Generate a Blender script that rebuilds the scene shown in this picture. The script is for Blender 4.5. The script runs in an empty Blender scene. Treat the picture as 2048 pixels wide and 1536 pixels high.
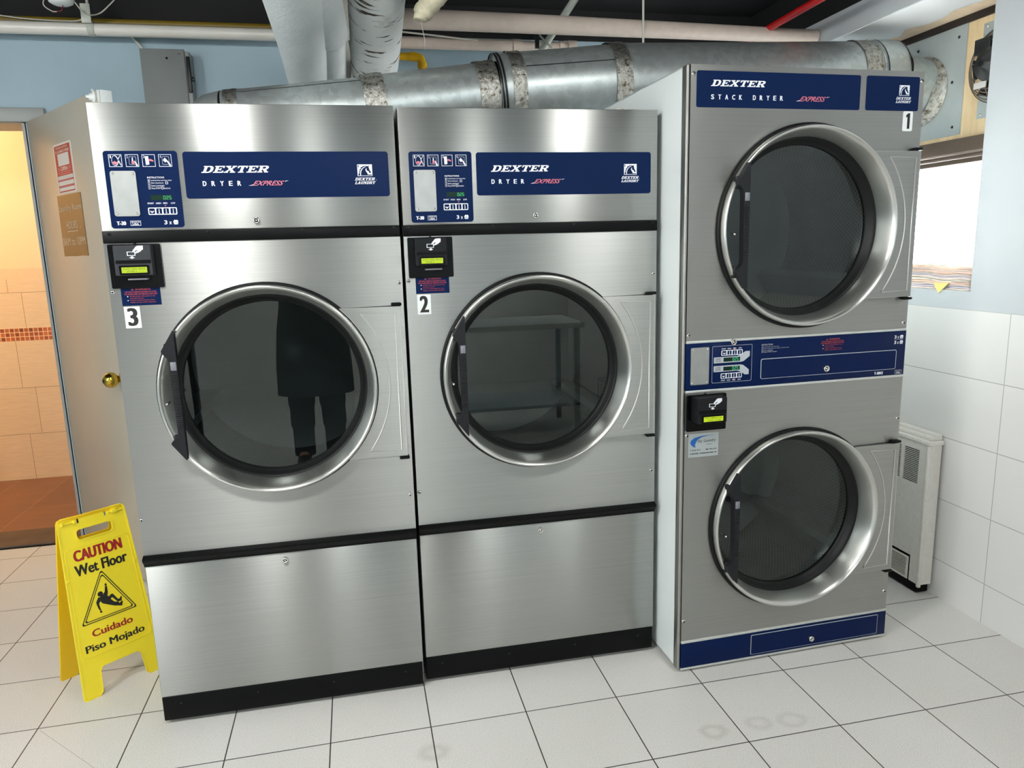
import bpy, bmesh, math, random
from mathutils import Vector, Matrix
from mathutils.geometry import tessellate_polygon
random.seed(7)
PI = math.pi
SC = bpy.context.scene
COL = SC.collection

# ------------------------------------------------------------------ camera
cam_d = bpy.data.cameras.new('camera')
cam_d.sensor_fit = 'HORIZONTAL'
cam_d.sensor_width = 36.0
cam_d.lens = 1450.98 / 2048 * 36.0
cam_d.clip_start = 0.004
cam_d.clip_end = 60
cam = bpy.data.objects.new('camera', cam_d)
COL.objects.link(cam)
_r = Vector((0.9784, -0.2051, -0.0272))       # image right in the room
_f = Vector((0.1967, 0.9629, -0.1847))        # viewing direction
_f.normalize()
_r = (_r - _f * _r.dot(_f)).normalized()
_u = _r.cross(_f)
CAM = Vector((0.6749, -2.1933, 1.4205))
m = Matrix((_r, _u, -_f)).transposed().to_4x4()
m.translation = CAM
cam.matrix_world = m
SC.camera = cam

# ------------------------------------------------------------------ colour management, daylight
SC.view_settings.view_transform = 'Standard'
SC.view_settings.look = 'None'
SC.view_settings.gamma = 1.0
SC.view_settings.use_curve_mapping = False
SC.view_settings.exposure = 0.0
world = bpy.data.worlds.new('daylight')
SC.world = world
world.use_nodes = True
_bg = world.node_tree.nodes['Background']
_bg.inputs[0].default_value = (1.0, 0.985, 0.965, 1)
# the sky is brightest on the side of the window (+x)
_wt = world.node_tree
_tc = _wt.nodes.new('ShaderNodeTexCoord')
_sx = _wt.nodes.new('ShaderNodeSeparateXYZ')
_wt.links.new(_tc.outputs['Generated'], _sx.inputs[0])
_mr = _wt.nodes.new('ShaderNodeMapRange')
_mr.inputs['From Min'].default_value = 0.1
_mr.inputs['From Max'].default_value = 0.8
_mr.inputs['To Min'].default_value = 6.5
_mr.inputs['To Max'].default_value = 30.0
_wt.links.new(_sx.outputs[0], _mr.inputs[0])
_wt.links.new(_mr.outputs[0], _bg.inputs[1])
LIGHT_W = 95.0       # radiance of the lamp globes
WARM_W = 62.0         # radiance of the corridor lamp


def lin(c):
    out = []
    for v in c[:3]:
        v /= 255.0
        out.append(v / 12.92 if v <= 0.04045 else ((v + 0.055) / 1.055) ** 2.4)
    return tuple(out) + (1.0,)


# ------------------------------------------------------------------ materials
class N:
    """small node-tree helper"""
    def __init__(self, name):
        self.m = bpy.data.materials.new(name)
        self.m.use_nodes = True
        self.t = self.m.node_tree
        self.b = self.t.nodes['Principled BSDF']
        self.out = self.t.nodes['Material Output']

    def node(self, kind, **kw):
        n = self.t.nodes.new(kind)
        for k, v in kw.items():
            if k in n.inputs.keys():
                n.inputs[k].default_value = v
            else:
                setattr(n, k, v)
        return n

    def link(self, a, b):
        self.t.links.new(a, b)

    def set(self, **kw):
        for k, v in kw.items():
            self.b.inputs[k.replace('_', ' ')].default_value = v
        return self

    def coords(self, scale=(1, 1, 1), loc=(0, 0, 0), kind='Object', rot=(0, 0, 0)):
        tc = self.node('ShaderNodeTexCoord')
        mp = self.node('ShaderNodeMapping')
        mp.inputs['Scale'].default_value = scale
        mp.inputs['Location'].default_value = loc
        mp.inputs['Rotation'].default_value = rot
        self.link(tc.outputs[kind], mp.inputs[0])
        return mp.outputs[0]

    def noise(self, vec, scale=5, detail=3, rough=0.5):
        n = self.node('ShaderNodeTexNoise')
        n.inputs['Scale'].default_value = scale
        n.inputs['Detail'].default_value = detail
        n.inputs['Roughness'].default_value = rough
        if vec is not None:
            self.link(vec, n.inputs['Vector'])
        return n.outputs[0]

    def ramp(self, fac, stops):
        r = self.node('ShaderNodeValToRGB')
        e = r.color_ramp.elements
        e[0].position, e[0].color = stops[0]
        e[1].position, e[1].color = stops[-1]
        for p, c in stops[1:-1]:
            x = e.new(p)
            x.color = c
        self.link(fac, r.inputs[0])
        return r.outputs[0]

    def mix(self, fac, a, b, mode='MIX'):
        n = self.node('ShaderNodeMix', data_type='RGBA', blend_type=mode)
        for s, v in ((0, fac), (6, a), (7, b)):
            if hasattr(v, 'links'):
                self.link(v, n.inputs[s])
            else:
                n.inputs[s].default_value = v
        return n.outputs[2]

    def math(self, op, a, b=0.0, c=0.0):
        n = self.node('ShaderNodeMath', operation=op)
        for i, v in enumerate((a, b, c)):
            if hasattr(v, 'links'):
                self.link(v, n.inputs[i])
            else:
                n.inputs[i].default_value = v
        return n.outputs[0]

    def base(self, sock):
        self.link(sock, self.b.inputs['Base Color'])
        return self

    def bump(self, h, strength=0.2, dist=0.002):
        n = self.node('ShaderNodeBump')
        n.inputs['Strength'].default_value = strength
        n.inputs['Distance'].default_value = dist
        self.link(h, n.inputs['Height'])
        self.link(n.outputs[0], self.b.inputs['Normal'])
        return self


def plain(name, rgb, rough=0.5, metal=0.0, spec=0.5, var=0.0, scale=8.0, bump=0.0):
    n = N(name)
    n.set(Roughness=rough, Metallic=metal, Base_Color=lin(rgb))
    n.b.inputs['Specular IOR Level'].default_value = spec
    if var or bump:
        f = n.noise(n.coords(), scale, 4)
        if var:
            c = lin(rgb)
            lo = tuple(x * (1 - var) for x in c[:3]) + (1,)
            hi = tuple(min(1, x * (1 + var)) for x in c[:3]) + (1,)
            n.base(n.ramp(f, [(0.3, lo), (0.7, hi)]))
        if bump:
            n.bump(f, bump, 0.003)
    return n.m


def steel(name, rgb=(176, 177, 174), rough=0.36, aniso=0.95, axis=(0, 0, 1), radial=False, stretch=(2.0, 40, 420)):
    n = N(name)
    n.set(Metallic=1.0, Roughness=rough, Anisotropic=aniso)
    if radial:
        tg = n.node('ShaderNodeTangent', direction_type='RADIAL', axis='Y')
        n.link(tg.outputs[0], n.b.inputs['Tangent'])
        n.b.inputs['Anisotropic Rotation'].default_value = 0.25
        n.set(Base_Color=lin(rgb))
        f = n.noise(n.coords((9, 9, 9)), 6, 3)
        n.link(n.math('MULTIPLY_ADD', f, 0.12, rough - 0.06), n.b.inputs['Roughness'])
        return n.m
    cx = n.node('ShaderNodeCombineXYZ', X=axis[0], Y=axis[1], Z=axis[2])
    vt = n.node('ShaderNodeVectorTransform', vector_type='VECTOR', convert_from='OBJECT', convert_to='WORLD')
    n.link(cx.outputs[0], vt.inputs[0])
    n.link(vt.outputs[0], n.b.inputs['Tangent'])
    f = n.noise(n.coords(stretch), 1.0, 3, 0.6)
    c = lin(rgb)
    n.base(n.ramp(f, [(0.25, tuple(v * 0.90 for v in c[:3]) + (1,)), (0.75, tuple(min(1, v * 1.07) for v in c[:3]) + (1,))]))
    g = n.noise(n.coords((1.2, 1, 0.9)), 2.2, 2)
    a = n.math('MULTIPLY_ADD', f, 0.10, rough - 0.07)
    n.link(n.math('MULTIPLY_ADD', g, 0.06, a), n.b.inputs['Roughness'])
    return n.m


def emit(name, rgb, strength):
    n = N(name)
    c = lin(rgb)
    n.set(Base_Color=(0, 0, 0, 1), Emission_Color=c, Emission_Strength=strength, Roughness=0.4)
    return n.m


def glass_mat(name, tint, refl=1.5, rough=0.0, gain=1.9):
    """thin tinted pane: see-through with a Fresnel mirror on top"""
    n = N(name)
    tr = n.node('ShaderNodeBsdfTransparent')
    tr.inputs[0].default_value = tint
    gl = n.node('ShaderNodeBsdfGlossy')
    gl.inputs['Roughness'].default_value = rough
    gl.inputs['Color'].default_value = (0.92, 1.0, 0.98, 1)
    lw = n.node('ShaderNodeLayerWeight')
    lw.inputs[0].default_value = 0.5
    f0 = ((refl - 1) / (refl + 1)) ** 2
    sch = n.math('MULTIPLY_ADD', n.math('POWER', lw.outputs['Facing'], 5.0), 1 - f0, f0)
    mx = n.node('ShaderNodeMixShader')
    n.link(n.math('MINIMUM', n.math('MULTIPLY', sch, gain), 1.0), mx.inputs[0])
    n.link(tr.outputs[0], mx.inputs[1])
    n.link(gl.outputs[0], mx.inputs[2])
    n.link(mx.outputs[0], n.out.inputs[0])
    return n.m


M = {}
M['steel'] = steel('brushed_steel')
M['steel_stack'] = steel('brushed_steel_satin', (170, 170, 166), 0.42, 0.85)
M['steel_rim'] = steel('spun_steel', (206, 206, 202), 0.31, 0.6, radial=True)
M['steel_highlight'] = plain('edge_highlight_steel', (200, 200, 197), 0.38, 0.95)  # paler steel, puts the hinge plate highlights into the colour
M['chrome'] = plain('bright_metal', (215, 213, 208), 0.18, 1.0)
M['coin_plate'] = plain('satin_plate', (168, 170, 168), 0.42, 0.85, var=0.06, scale=30)
M['alu'] = plain('light_aluminium', (205, 207, 205), 0.35, 0.6)
M['white_paint'] = plain('white_enamel', (226, 232, 232), 0.28, spec=0.5)
M['grey_paint'] = plain('grey_enamel', (150, 152, 150), 0.4)
M['navy'] = plain('navy_decal', (11, 30, 68), 0.3, spec=0.07)
M['navy_deep'] = plain('navy_panel', (9, 27, 68), 0.2, spec=0.10)
M['black'] = plain('black_powdercoat', (7, 8, 9), 0.36, spec=0.14)
M['black_gloss'] = plain('black_gloss', (8, 8, 9), 0.2, spec=0.15)
M['rubber'] = plain('black_rubber', (14, 15, 16), 0.42, spec=0.2)
M['reader'] = plain('charcoal_plastic', (52, 54, 58), 0.5, spec=0.2, var=0.05, scale=60)
M['reader_dark'] = plain('dark_plastic', (20, 22, 25), 0.45, spec=0.2)
M['plastic'] = plain('handle_plastic', (26, 28, 32), 0.42, spec=0.25)
M['plastic_grey'] = plain('grey_plastic', (118, 120, 128), 0.5)
M['ink_white'] = plain('white_ink', (228, 232, 240), 0.5)
M['ink_grey'] = plain('grey_ink', (176, 182, 190), 0.5)
M['ink_pink'] = plain('pink_ink', (205, 112, 128), 0.5)
M['ink_red'] = plain('red_ink', (190, 66, 58), 0.5)
M['ink_black'] = plain('black_ink', (22, 22, 22), 0.5)
M['ink_blue'] = plain('blue_ink', (16, 92, 168), 0.4)
M['sticker'] = plain('white_sticker', (226, 230, 230), 0.45)
M['silver_sticker'] = plain('silver_sticker', (176, 184, 186), 0.3, 0.35)
M['led'] = emit('green_digits', (90, 235, 165), 0.8)
M['led_off'] = plain('display_window', (8, 40, 28), 0.25, spec=0.2)
M['red_led'] = emit('red_lamp', (255, 90, 120), 1.6)
M['lcd'] = emit('lcd_backlight', (196, 224, 20), 0.95)
M['lcd_ink'] = plain('lcd_ink', (96, 118, 8), 0.5)
M['glass'] = glass_mat('door_glass', (0.29, 0.32, 0.325, 1), gain=1.5)
M['pane'] = glass_mat('window_glass', (0.93, 0.95, 0.95, 1), 1.45)
M['brass'] = plain('polished_brass', (200, 170, 70), 0.16, 1.0)
M['yellow'] = plain('yellow_plastic', (244, 222, 44), 0.42, var=0.03, scale=12)
M['yellow_in'] = plain('yellow_plastic_back', (240, 196, 14), 0.45)
M['sign_red'] = plain('sign_red', (158, 24, 28), 0.5)
M['sign_black'] = plain('sign_black', (24, 26, 24), 0.5)
M['pipe_yellow'] = plain('yellow_pipe_paint', (206, 160, 8), 0.35)
M['pipe_yellow_dim'] = plain('old_yellow_paint', (122, 100, 20), 0.5)
M['pipe_cream'] = plain('cream_pipe_paint', (218, 214, 206), 0.3, var=0.04)
M['pipe_pink'] = plain('pinkish_lagging', (206, 190, 178), 0.6, var=0.05, scale=30, bump=0.5)
M['pipe_red'] = plain('red_pipe_paint', (186, 22, 24), 0.35)
M['conduit'] = plain('painted_conduit', (196, 198, 188), 0.45)
M['door_paint'] = plain('door_paint', (180, 172, 156), 0.34, var=0.03, scale=3)
M['red_label'] = plain('red_label', (164, 28, 40), 0.45)
M['paper_label'] = plain('paper_label', (214, 210, 204), 0.6)
M['brown_sign'] = plain('brown_sign', (88, 70, 48), 0.3, var=0.12, scale=14)
M['sign_text'] = plain('engraved_letters', (186, 178, 162), 0.5)
M['lint'] = plain('lint', (188, 184, 174), 0.9)
M['ceil_black'] = plain('black_ceiling', (7, 7, 8), 0.8)
M['soffit'] = plain('soffit_paint', (244, 246, 249), 0.6, var=0.03, scale=4)
M['bare_wood'] = plain('bare_plaster', (240, 216, 188), 0.7, var=0.08, scale=20)
M['frame_brown'] = plain('brown_aluminium', (112, 96, 84), 0.35, 0.5)
M['frame_dark'] = plain('dark_frame', (32, 22, 18), 0.5, var=0.4, scale=25)
M['fan_black'] = plain('fan_motor', (26, 27, 28), 0.4)
M['wire'] = plain('fan_wire', (126, 112, 100), 0.35, 0.7)
M['cable'] = plain('cable', (190, 186, 176), 0.5)
M['dark_metal'] = plain('dark_metal', (40, 40, 42), 0.4, 0.6)
M['coat'] = plain('dark_green_coat', (34, 46, 42), 0.85, var=0.15, scale=14, bump=0.2)
M['trousers'] = plain('black_trousers', (22, 24, 26), 0.85, var=0.1, scale=14)
M['skin'] = plain('skin', (196, 150, 124), 0.55)
M['hair'] = plain('hair', (42, 32, 26), 0.6)
M['shoe'] = plain('shoe_leather', (24, 22, 22), 0.4)
M['table_top'] = plain('white_laminate', (222, 222, 216), 0.35)
M['threshold'] = plain('worn_saddle', (92, 72, 58), 0.6, var=0.18, scale=9)
M['tin'] = plain('galvanised_tin', (178, 186, 186), 0.45, 0.35, var=0.05, scale=9)


def mat_wall_blue():
    n = N('blue_wall_paint')
    n.set(Roughness=0.55)
    f = n.noise(n.coords(), 2.5, 4)
    n.base(n.ramp(f, [(0.3, lin((150, 172, 184))), (0.7, lin((158, 180, 192)))]))
    g = n.noise(n.coords(), 90, 2)
    n.bump(g, 0.08, 0.002)
    return n.m


def mat_wall_right():
    n = N('pale_blue_wall_paint')
    n.set(Roughness=0.5)
    f = n.noise(n.coords(), 3, 3)
    n.base(n.ramp(f, [(0.3, lin((188, 193, 197))), (0.7, lin((194, 198, 201)))]))
    return n.m


def mat_tile_wall():
    """white wall tiles, 0.5 x 0.249, u = -y, v = z in object coordinates"""
    n = N('white_wall_tiles')
    n.set(Roughness=0.12)
    tc = n.node('ShaderNodeTexCoord')
    sp = n.node('ShaderNodeSeparateXYZ')
    n.link(tc.outputs['Object'], sp.inputs[0])
    cb = n.node('ShaderNodeCombineXYZ')
    n.link(n.math('ADD', sp.outputs[1], 5.104), cb.inputs[0])
    n.link(n.math('ADD', sp.outputs[2], 0.0948), cb.inputs[1])
    br = n.node('ShaderNodeTexBrick', offset=0.0, squash=1.0)
    for k, v in (('Scale', 1.0), ('Brick Width', 0.5), ('Row Height', 0.249), ('Mortar Size', 0.0016), ('Mortar Smooth', 0.1), ('Bias', 0.0)):
        br.inputs[k].default_value = v
    br.inputs['Color1'].default_value = lin((226, 224, 222))
    br.inputs['Color2'].default_value = lin((222, 221, 218))
    br.inputs['Mortar'].default_value = lin((176, 172, 166))
    n.link(cb.outputs[0], br.inputs[0])
    n.base(br.outputs[0])
    n.bump(n.math('SUBTRACT', 1.0, br.outputs[1]), 0.3, 0.002)
    return n.m


def mat_floor():
    n = N('speckled_floor_tiles')
    n.set(Roughness=0.33)
    n.b.inputs['Specular IOR Level'].default_value = 0.35
    v = n.coords()
    br = n.node('ShaderNodeTexBrick', offset=0.0, squash=1.0)
    for k, x in (('Scale', 1.0), ('Brick Width', 0.296), ('Row Height', 0.296), ('Mortar Size', 0.0019), ('Mortar Smooth', 0.15), ('Bias', 0.0)):
        br.inputs[k].default_value = x
    br.inputs['Color1'].default_value = (1, 1, 1, 1)
    br.inputs['Color2'].default_value = (0.95, 0.95, 0.945, 1)
    br.inputs['Mortar'].default_value = (0.06, 0.055, 0.055, 1)
    n.link(n.coords(loc=(29.6, 29.6, 0)), br.inputs[0])
    sp1 = n.noise(v, 430, 2, 0.6)
    body = n.ramp(sp1, [(0.34, lin((184, 182, 178))), (0.46, lin((220, 218, 214))), (0.62, lin((230, 228, 224))), (0.74, lin((240, 238, 235)))])
    big = n.noise(v, 2.2, 3)
    body = n.mix(1.0, body, n.ramp(big, [(0.3, (0.95, 0.95, 0.94, 1)), (0.7, (1, 1, 1, 1))]), 'MULTIPLY')
    # worn rings left by furniture feet and a dark scuff
    sep = n.node('ShaderNodeSeparateXYZ')
    n.link(v, sep.inputs[0])
    wob = n.noise(v, 25, 3)
    for (cx, cy, rr, wd, amt) in ((1.995, -0.526, 0.032, 0.02, 0.22), (2.143, -0.523, 0.03, 0.02, 0.16), (2.245, -0.534, 0.035, 0.018, 0.16), (1.18, -0.41, 0.03, 0.03, 0.2)):
        dx = n.math('SUBTRACT', sep.outputs[0], cx)
        dy = n.math('SUBTRACT', sep.outputs[1], cy)
        d = n.math('SQRT', n.math('ADD', n.math('MULTIPLY', dx, dx), n.math('MULTIPLY', n.math('MULTIPLY', dy, dy), 1.6)))
        d = n.math('ADD', d, n.math('MULTIPLY_ADD', wob, 0.03, -0.015))
        k = n.math('SUBTRACT', 1.0, n.math('DIVIDE', n.math('ABSOLUTE', n.math('SUBTRACT', d, rr)), wd))
        k = n.math('MULTIPLY', n.math('MAXIMUM', k, 0.0), amt)
        body = n.mix(k, body, lin((120, 112, 98)))
    # diagonal cut joint across one tile by the doorway
    ax, ay, bx, by = 0.0105, -0.012, 0.233, -0.237
    L = math.hypot(bx - ax, by - ay)
    tx, ty = (bx - ax) / L, (by - ay) / L
    px = n.math('SUBTRACT', sep.outputs[0], ax)
    py = n.math('SUBTRACT', sep.outputs[1], ay)
    al = n.math('ADD', n.math('MULTIPLY', px, tx), n.math('MULTIPLY', py, ty))
    ac = n.math('ABSOLUTE', n.math('ADD', n.math('MULTIPLY', px, -ty), n.math('MULTIPLY', py, tx)))
    k = n.math('MULTIPLY', n.math('LESS_THAN', ac, 0.0007), n.math('MULTIPLY', n.math('GREATER_THAN', al, 0.0), n.math('LESS_THAN', al, 0.40)))
    body = n.mix(n.math('MULTIPLY', k, 0.6), body, lin((120, 100, 80)))
    n.base(n.mix(1.0, body, br.outputs[0], 'MULTIPLY'))
    n.bump(n.math('SUBTRACT', 1.0, br.outputs[1]), 0.4, 0.002)
    return n.m


def mat_corridor_wall():
    n = N('wood_look_wall_tiles')
    n.set(Roughness=0.4)
    tc = n.node('ShaderNodeTexCoord')
    sp = n.node('ShaderNodeSeparateXYZ')
    n.link(tc.outputs['Object'], sp.inputs[0])
    x, z = sp.outputs[0], sp.outputs[2]

    def bricks(w, h, ox, oz, c1, c2, mo, ms, off=0.5):
        cb = n.node('ShaderNodeCombineXYZ')
        n.link(n.math('ADD', x, ox), cb.inputs[0])
        n.link(n.math('ADD', z, oz), cb.inputs[1])
        br = n.node('ShaderNodeTexBrick', offset=off, squash=1.0)
        for k, v in (('Scale', 1.0), ('Brick Width', w), ('Row Height', h), ('Mortar Size', ms), ('Mortar Smooth', 0.1), ('Bias', 0.0)):
            br.inputs[k].default_value = v
        br.inputs['Color1'].default_value = lin(c1)
        br.inputs['Color2'].default_value = lin(c2)
        br.inputs['Mortar'].default_value = lin(mo)
        n.link(cb.outputs[0], br.inputs[0])
        return br.outputs[0]
    big = bricks(0.62, 0.3065, 9.49, 3.0653, (238, 208, 172), (234, 203, 166), (170, 138, 108), 0.0016, 0.12)
    cap = bricks(0.62, 0.3, 9.465, 0.6, (238, 206, 168), (234, 202, 164), (140, 110, 86), 0.0016)
    mos = bricks(0.0275, 0.0275, 10.0, 10.0, (206, 110, 60), (132, 66, 34), (240, 200, 160), 0.0022, 0.0)
    gr = n.noise(n.coords((3, 3, 60)), 3, 4, 0.65)
    big = n.mix(1.0, big, n.ramp(gr, [(0.3, (0.86, 0.84, 0.82, 1)), (0.7, (1, 1, 1, 1))]), 'MULTIPLY')
    gv = n.noise(n.coords((60, 3, 3)), 3, 4, 0.65)
    cap = n.mix(1.0, cap, n.ramp(gv, [(0.3, (0.9, 0.88, 0.86, 1)), (0.7, (1, 1, 1, 1))]), 'MULTIPLY')

    def band(lo, hi):
        return n.math('MULTIPLY', n.math('GREATER_THAN', z, lo), n.math('LESS_THAN', z, hi))
    c = n.mix(band(0.9185, 1.0005), big, mos)
    c = n.mix(band(1.3085, 1.376), c, cap)
    c = n.mix(n.math('GREATER_THAN', z, 1.376), c, lin((236, 208, 168)))
    n.base(c)
    return n.m


def mat_corridor_floor():
    n = N('brown_corridor_tiles')
    n.set(Roughness=0.3)
    br = n.node('ShaderNodeTexBrick', offset=0.5, squash=1.0)
    for k, v in (('Scale', 1.0), ('Brick Width', 0.6), ('Row Height', 0.3), ('Mortar Size', 0.0022), ('Mortar Smooth', 0.1), ('Bias', 0.0)):
        br.inputs[k].default_value = v
    br.inputs['Color1'].default_value = lin((134, 84, 56))
    br.inputs['Color2'].default_value = lin((120, 74, 50))
    br.inputs['Mortar'].default_value = lin((176, 122, 86))
    n.link(n.coords(loc=(0.25, 0.1, 0), rot=(0, 0, PI / 2)), br.inputs[0])
    f = n.noise(n.coords((2, 6, 1)), 2.5, 4)
    n.base(n.mix(1.0, br.outputs[0], n.ramp(f, [(0.3, (0.82, 0.8, 0.78, 1)), (0.7, (1, 1, 1, 1))]), 'MULTIPLY'))
    return n.m


def mat_drum():
    n = N('perforated_drum')
    n.set(Metallic=0.85, Roughness=0.38)
    tc = n.node('ShaderNodeTexCoord')
    sp = n.node('ShaderNodeSeparateXYZ')
    n.link(tc.outputs['UV'], sp.inputs[0])
    a = n.math('MULTIPLY', n.math('SINE', n.math('MULTIPLY', sp.outputs[0], 2 * PI / 0.0145)), n.math('SINE', n.math('MULTIPLY', sp.outputs[1], 2 * PI / 0.020)))
    hole = n.math('GREATER_THAN', a, 0.28)
    n.base(n.mix(hole, lin((150, 152, 150)), (0.004, 0.004, 0.004, 1)))
    n.link(n.math('MULTIPLY_ADD', hole, -0.85, 0.85), n.b.inputs['Metallic'])
    return n.m


def mat_lagging(name, dirty):
    n = N(name)
    n.set(Roughness=0.6)
    w = n.noise(n.coords((5, 5, 16)), 4, 5, 0.7)
    lo, hi = ((214, 216, 212), (232, 235, 233)) if dirty else ((228, 234, 234), (240, 243, 243))
    c = n.ramp(n.noise(n.coords(), 6, 4), [(0.3, lin(lo)), (0.7, lin(hi))])
    if dirty:
        cr = n.ramp(n.noise(n.coords((2.2, 17, 1), kind='UV'), 3.0, 5, 0.55), [(0.585, (0, 0, 0, 1)), (0.615, (1, 1, 1, 1))])
        c = n.mix(cr, c, lin((70, 60, 48)))
        c = n.mix(n.ramp(n.noise(n.coords(), 9, 4), [(0.62, (0, 0, 0, 1)), (0.8, (0.5, 0.5, 0.5, 1))]), c, lin((128, 108, 78)))
    n.base(c)
    n.bump(w, 0.55, 0.006)
    return n.m


def mat_galv():
    n = N('galvanised_duct')
    n.set(Metallic=0.72, Roughness=0.36)
    vo = n.node('ShaderNodeTexVoronoi', feature='F1')
    vo.inputs['Scale'].default_value = 42
    n.link(n.coords(), vo.inputs['Vector'])
    f = n.noise(n.coords(), 3, 3)
    sp = n.node('ShaderNodeSeparateColor')
    n.link(vo.outputs['Color'], sp.inputs[0])
    c = n.ramp(sp.outputs[0], [(0.0, lin((176, 183, 183))), (1.0, lin((194, 202, 201)))])
    n.base(c)
    n.link(n.math('MULTIPLY_ADD', f, 0.14, 0.30), n.b.inputs['Roughness'])
    return n.m


def mat_foil():
    n = N('wrinkled_foil_tape')
    n.set(Metallic=0.9, Roughness=0.28)
    f = n.noise(n.coords((1, 1, 1)), 55, 5, 0.7)
    n.base(n.ramp(f, [(0.36, lin((104, 92, 74))), (0.45, lin((178, 176, 168))), (0.7, lin((222, 222, 217)))]))
    n.bump(f, 0.7, 0.008)
    return n.m


def mat_ply():
    n = N('plywood_panel')
    n.set(Roughness=0.6)
    f = n.noise(n.coords((6, 6, 1.2)), 4, 5, 0.6)
    n.base(n.ramp(f, [(0.3, lin((212, 184, 140))), (0.7, lin((232, 208, 168)))]))
    return n.m


def mat_heater():
    n = N('chipped_white_paint')
    n.set(Roughness=0.4)
    f = n.noise(n.coords(), 38, 5, 0.7)
    c = n.ramp(f, [(0.3, lin((214, 210, 202))), (0.68, lin((224, 221, 214)))])
    chip = n.ramp(n.noise(n.coords((1, 1, 1)), 60, 4, 0.65), [(0.70, (0, 0, 0, 1)), (0.72, (1, 1, 1, 1))])
    n.base(n.mix(chip, c, lin((150, 138, 122))))
    n.bump(f, 0.5, 0.004)
    return n.m


def mat_paper():
    n = N('newsprint')
    n.set(Roughness=0.85)
    f = n.noise(n.coords((20, 20, 260)), 1.0, 3, 0.6)
    n.base(n.ramp(f, [(0.35, lin((170, 150, 138))), (0.5, lin((216, 200, 186))), (0.7, lin((232, 222, 212)))]))
    return n.m


M['wall_blue'] = mat_wall_blue()
M['wall_right'] = mat_wall_right()
M['tile_wall'] = mat_tile_wall()
M['floor'] = mat_floor()
M['corr_wall'] = mat_corridor_wall()
M['corr_floor'] = mat_corridor_floor()
M['drum'] = mat_drum()
M['lag'] = mat_lagging('lagging_white', False)
M['lag_dirty'] = mat_lagging('lagging_cracked', True)
M['galv'] = mat_galv()
M['foil'] = mat_foil()
M['ply'] = mat_ply()
M['heater'] = mat_heater()
M['paper'] = mat_paper()
for _k, _s in (('middle', 0.80), ('right', 0.42), ('rear', 0.9), ('left', 1.45)):
    M['globe_' + _k] = emit('lit_globe_' + _k, (253, 253, 249), LIGHT_W * _s)
M['warm_diffuser'] = emit('lit_warm_diffuser', (255, 214, 160), WARM_W)


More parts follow.
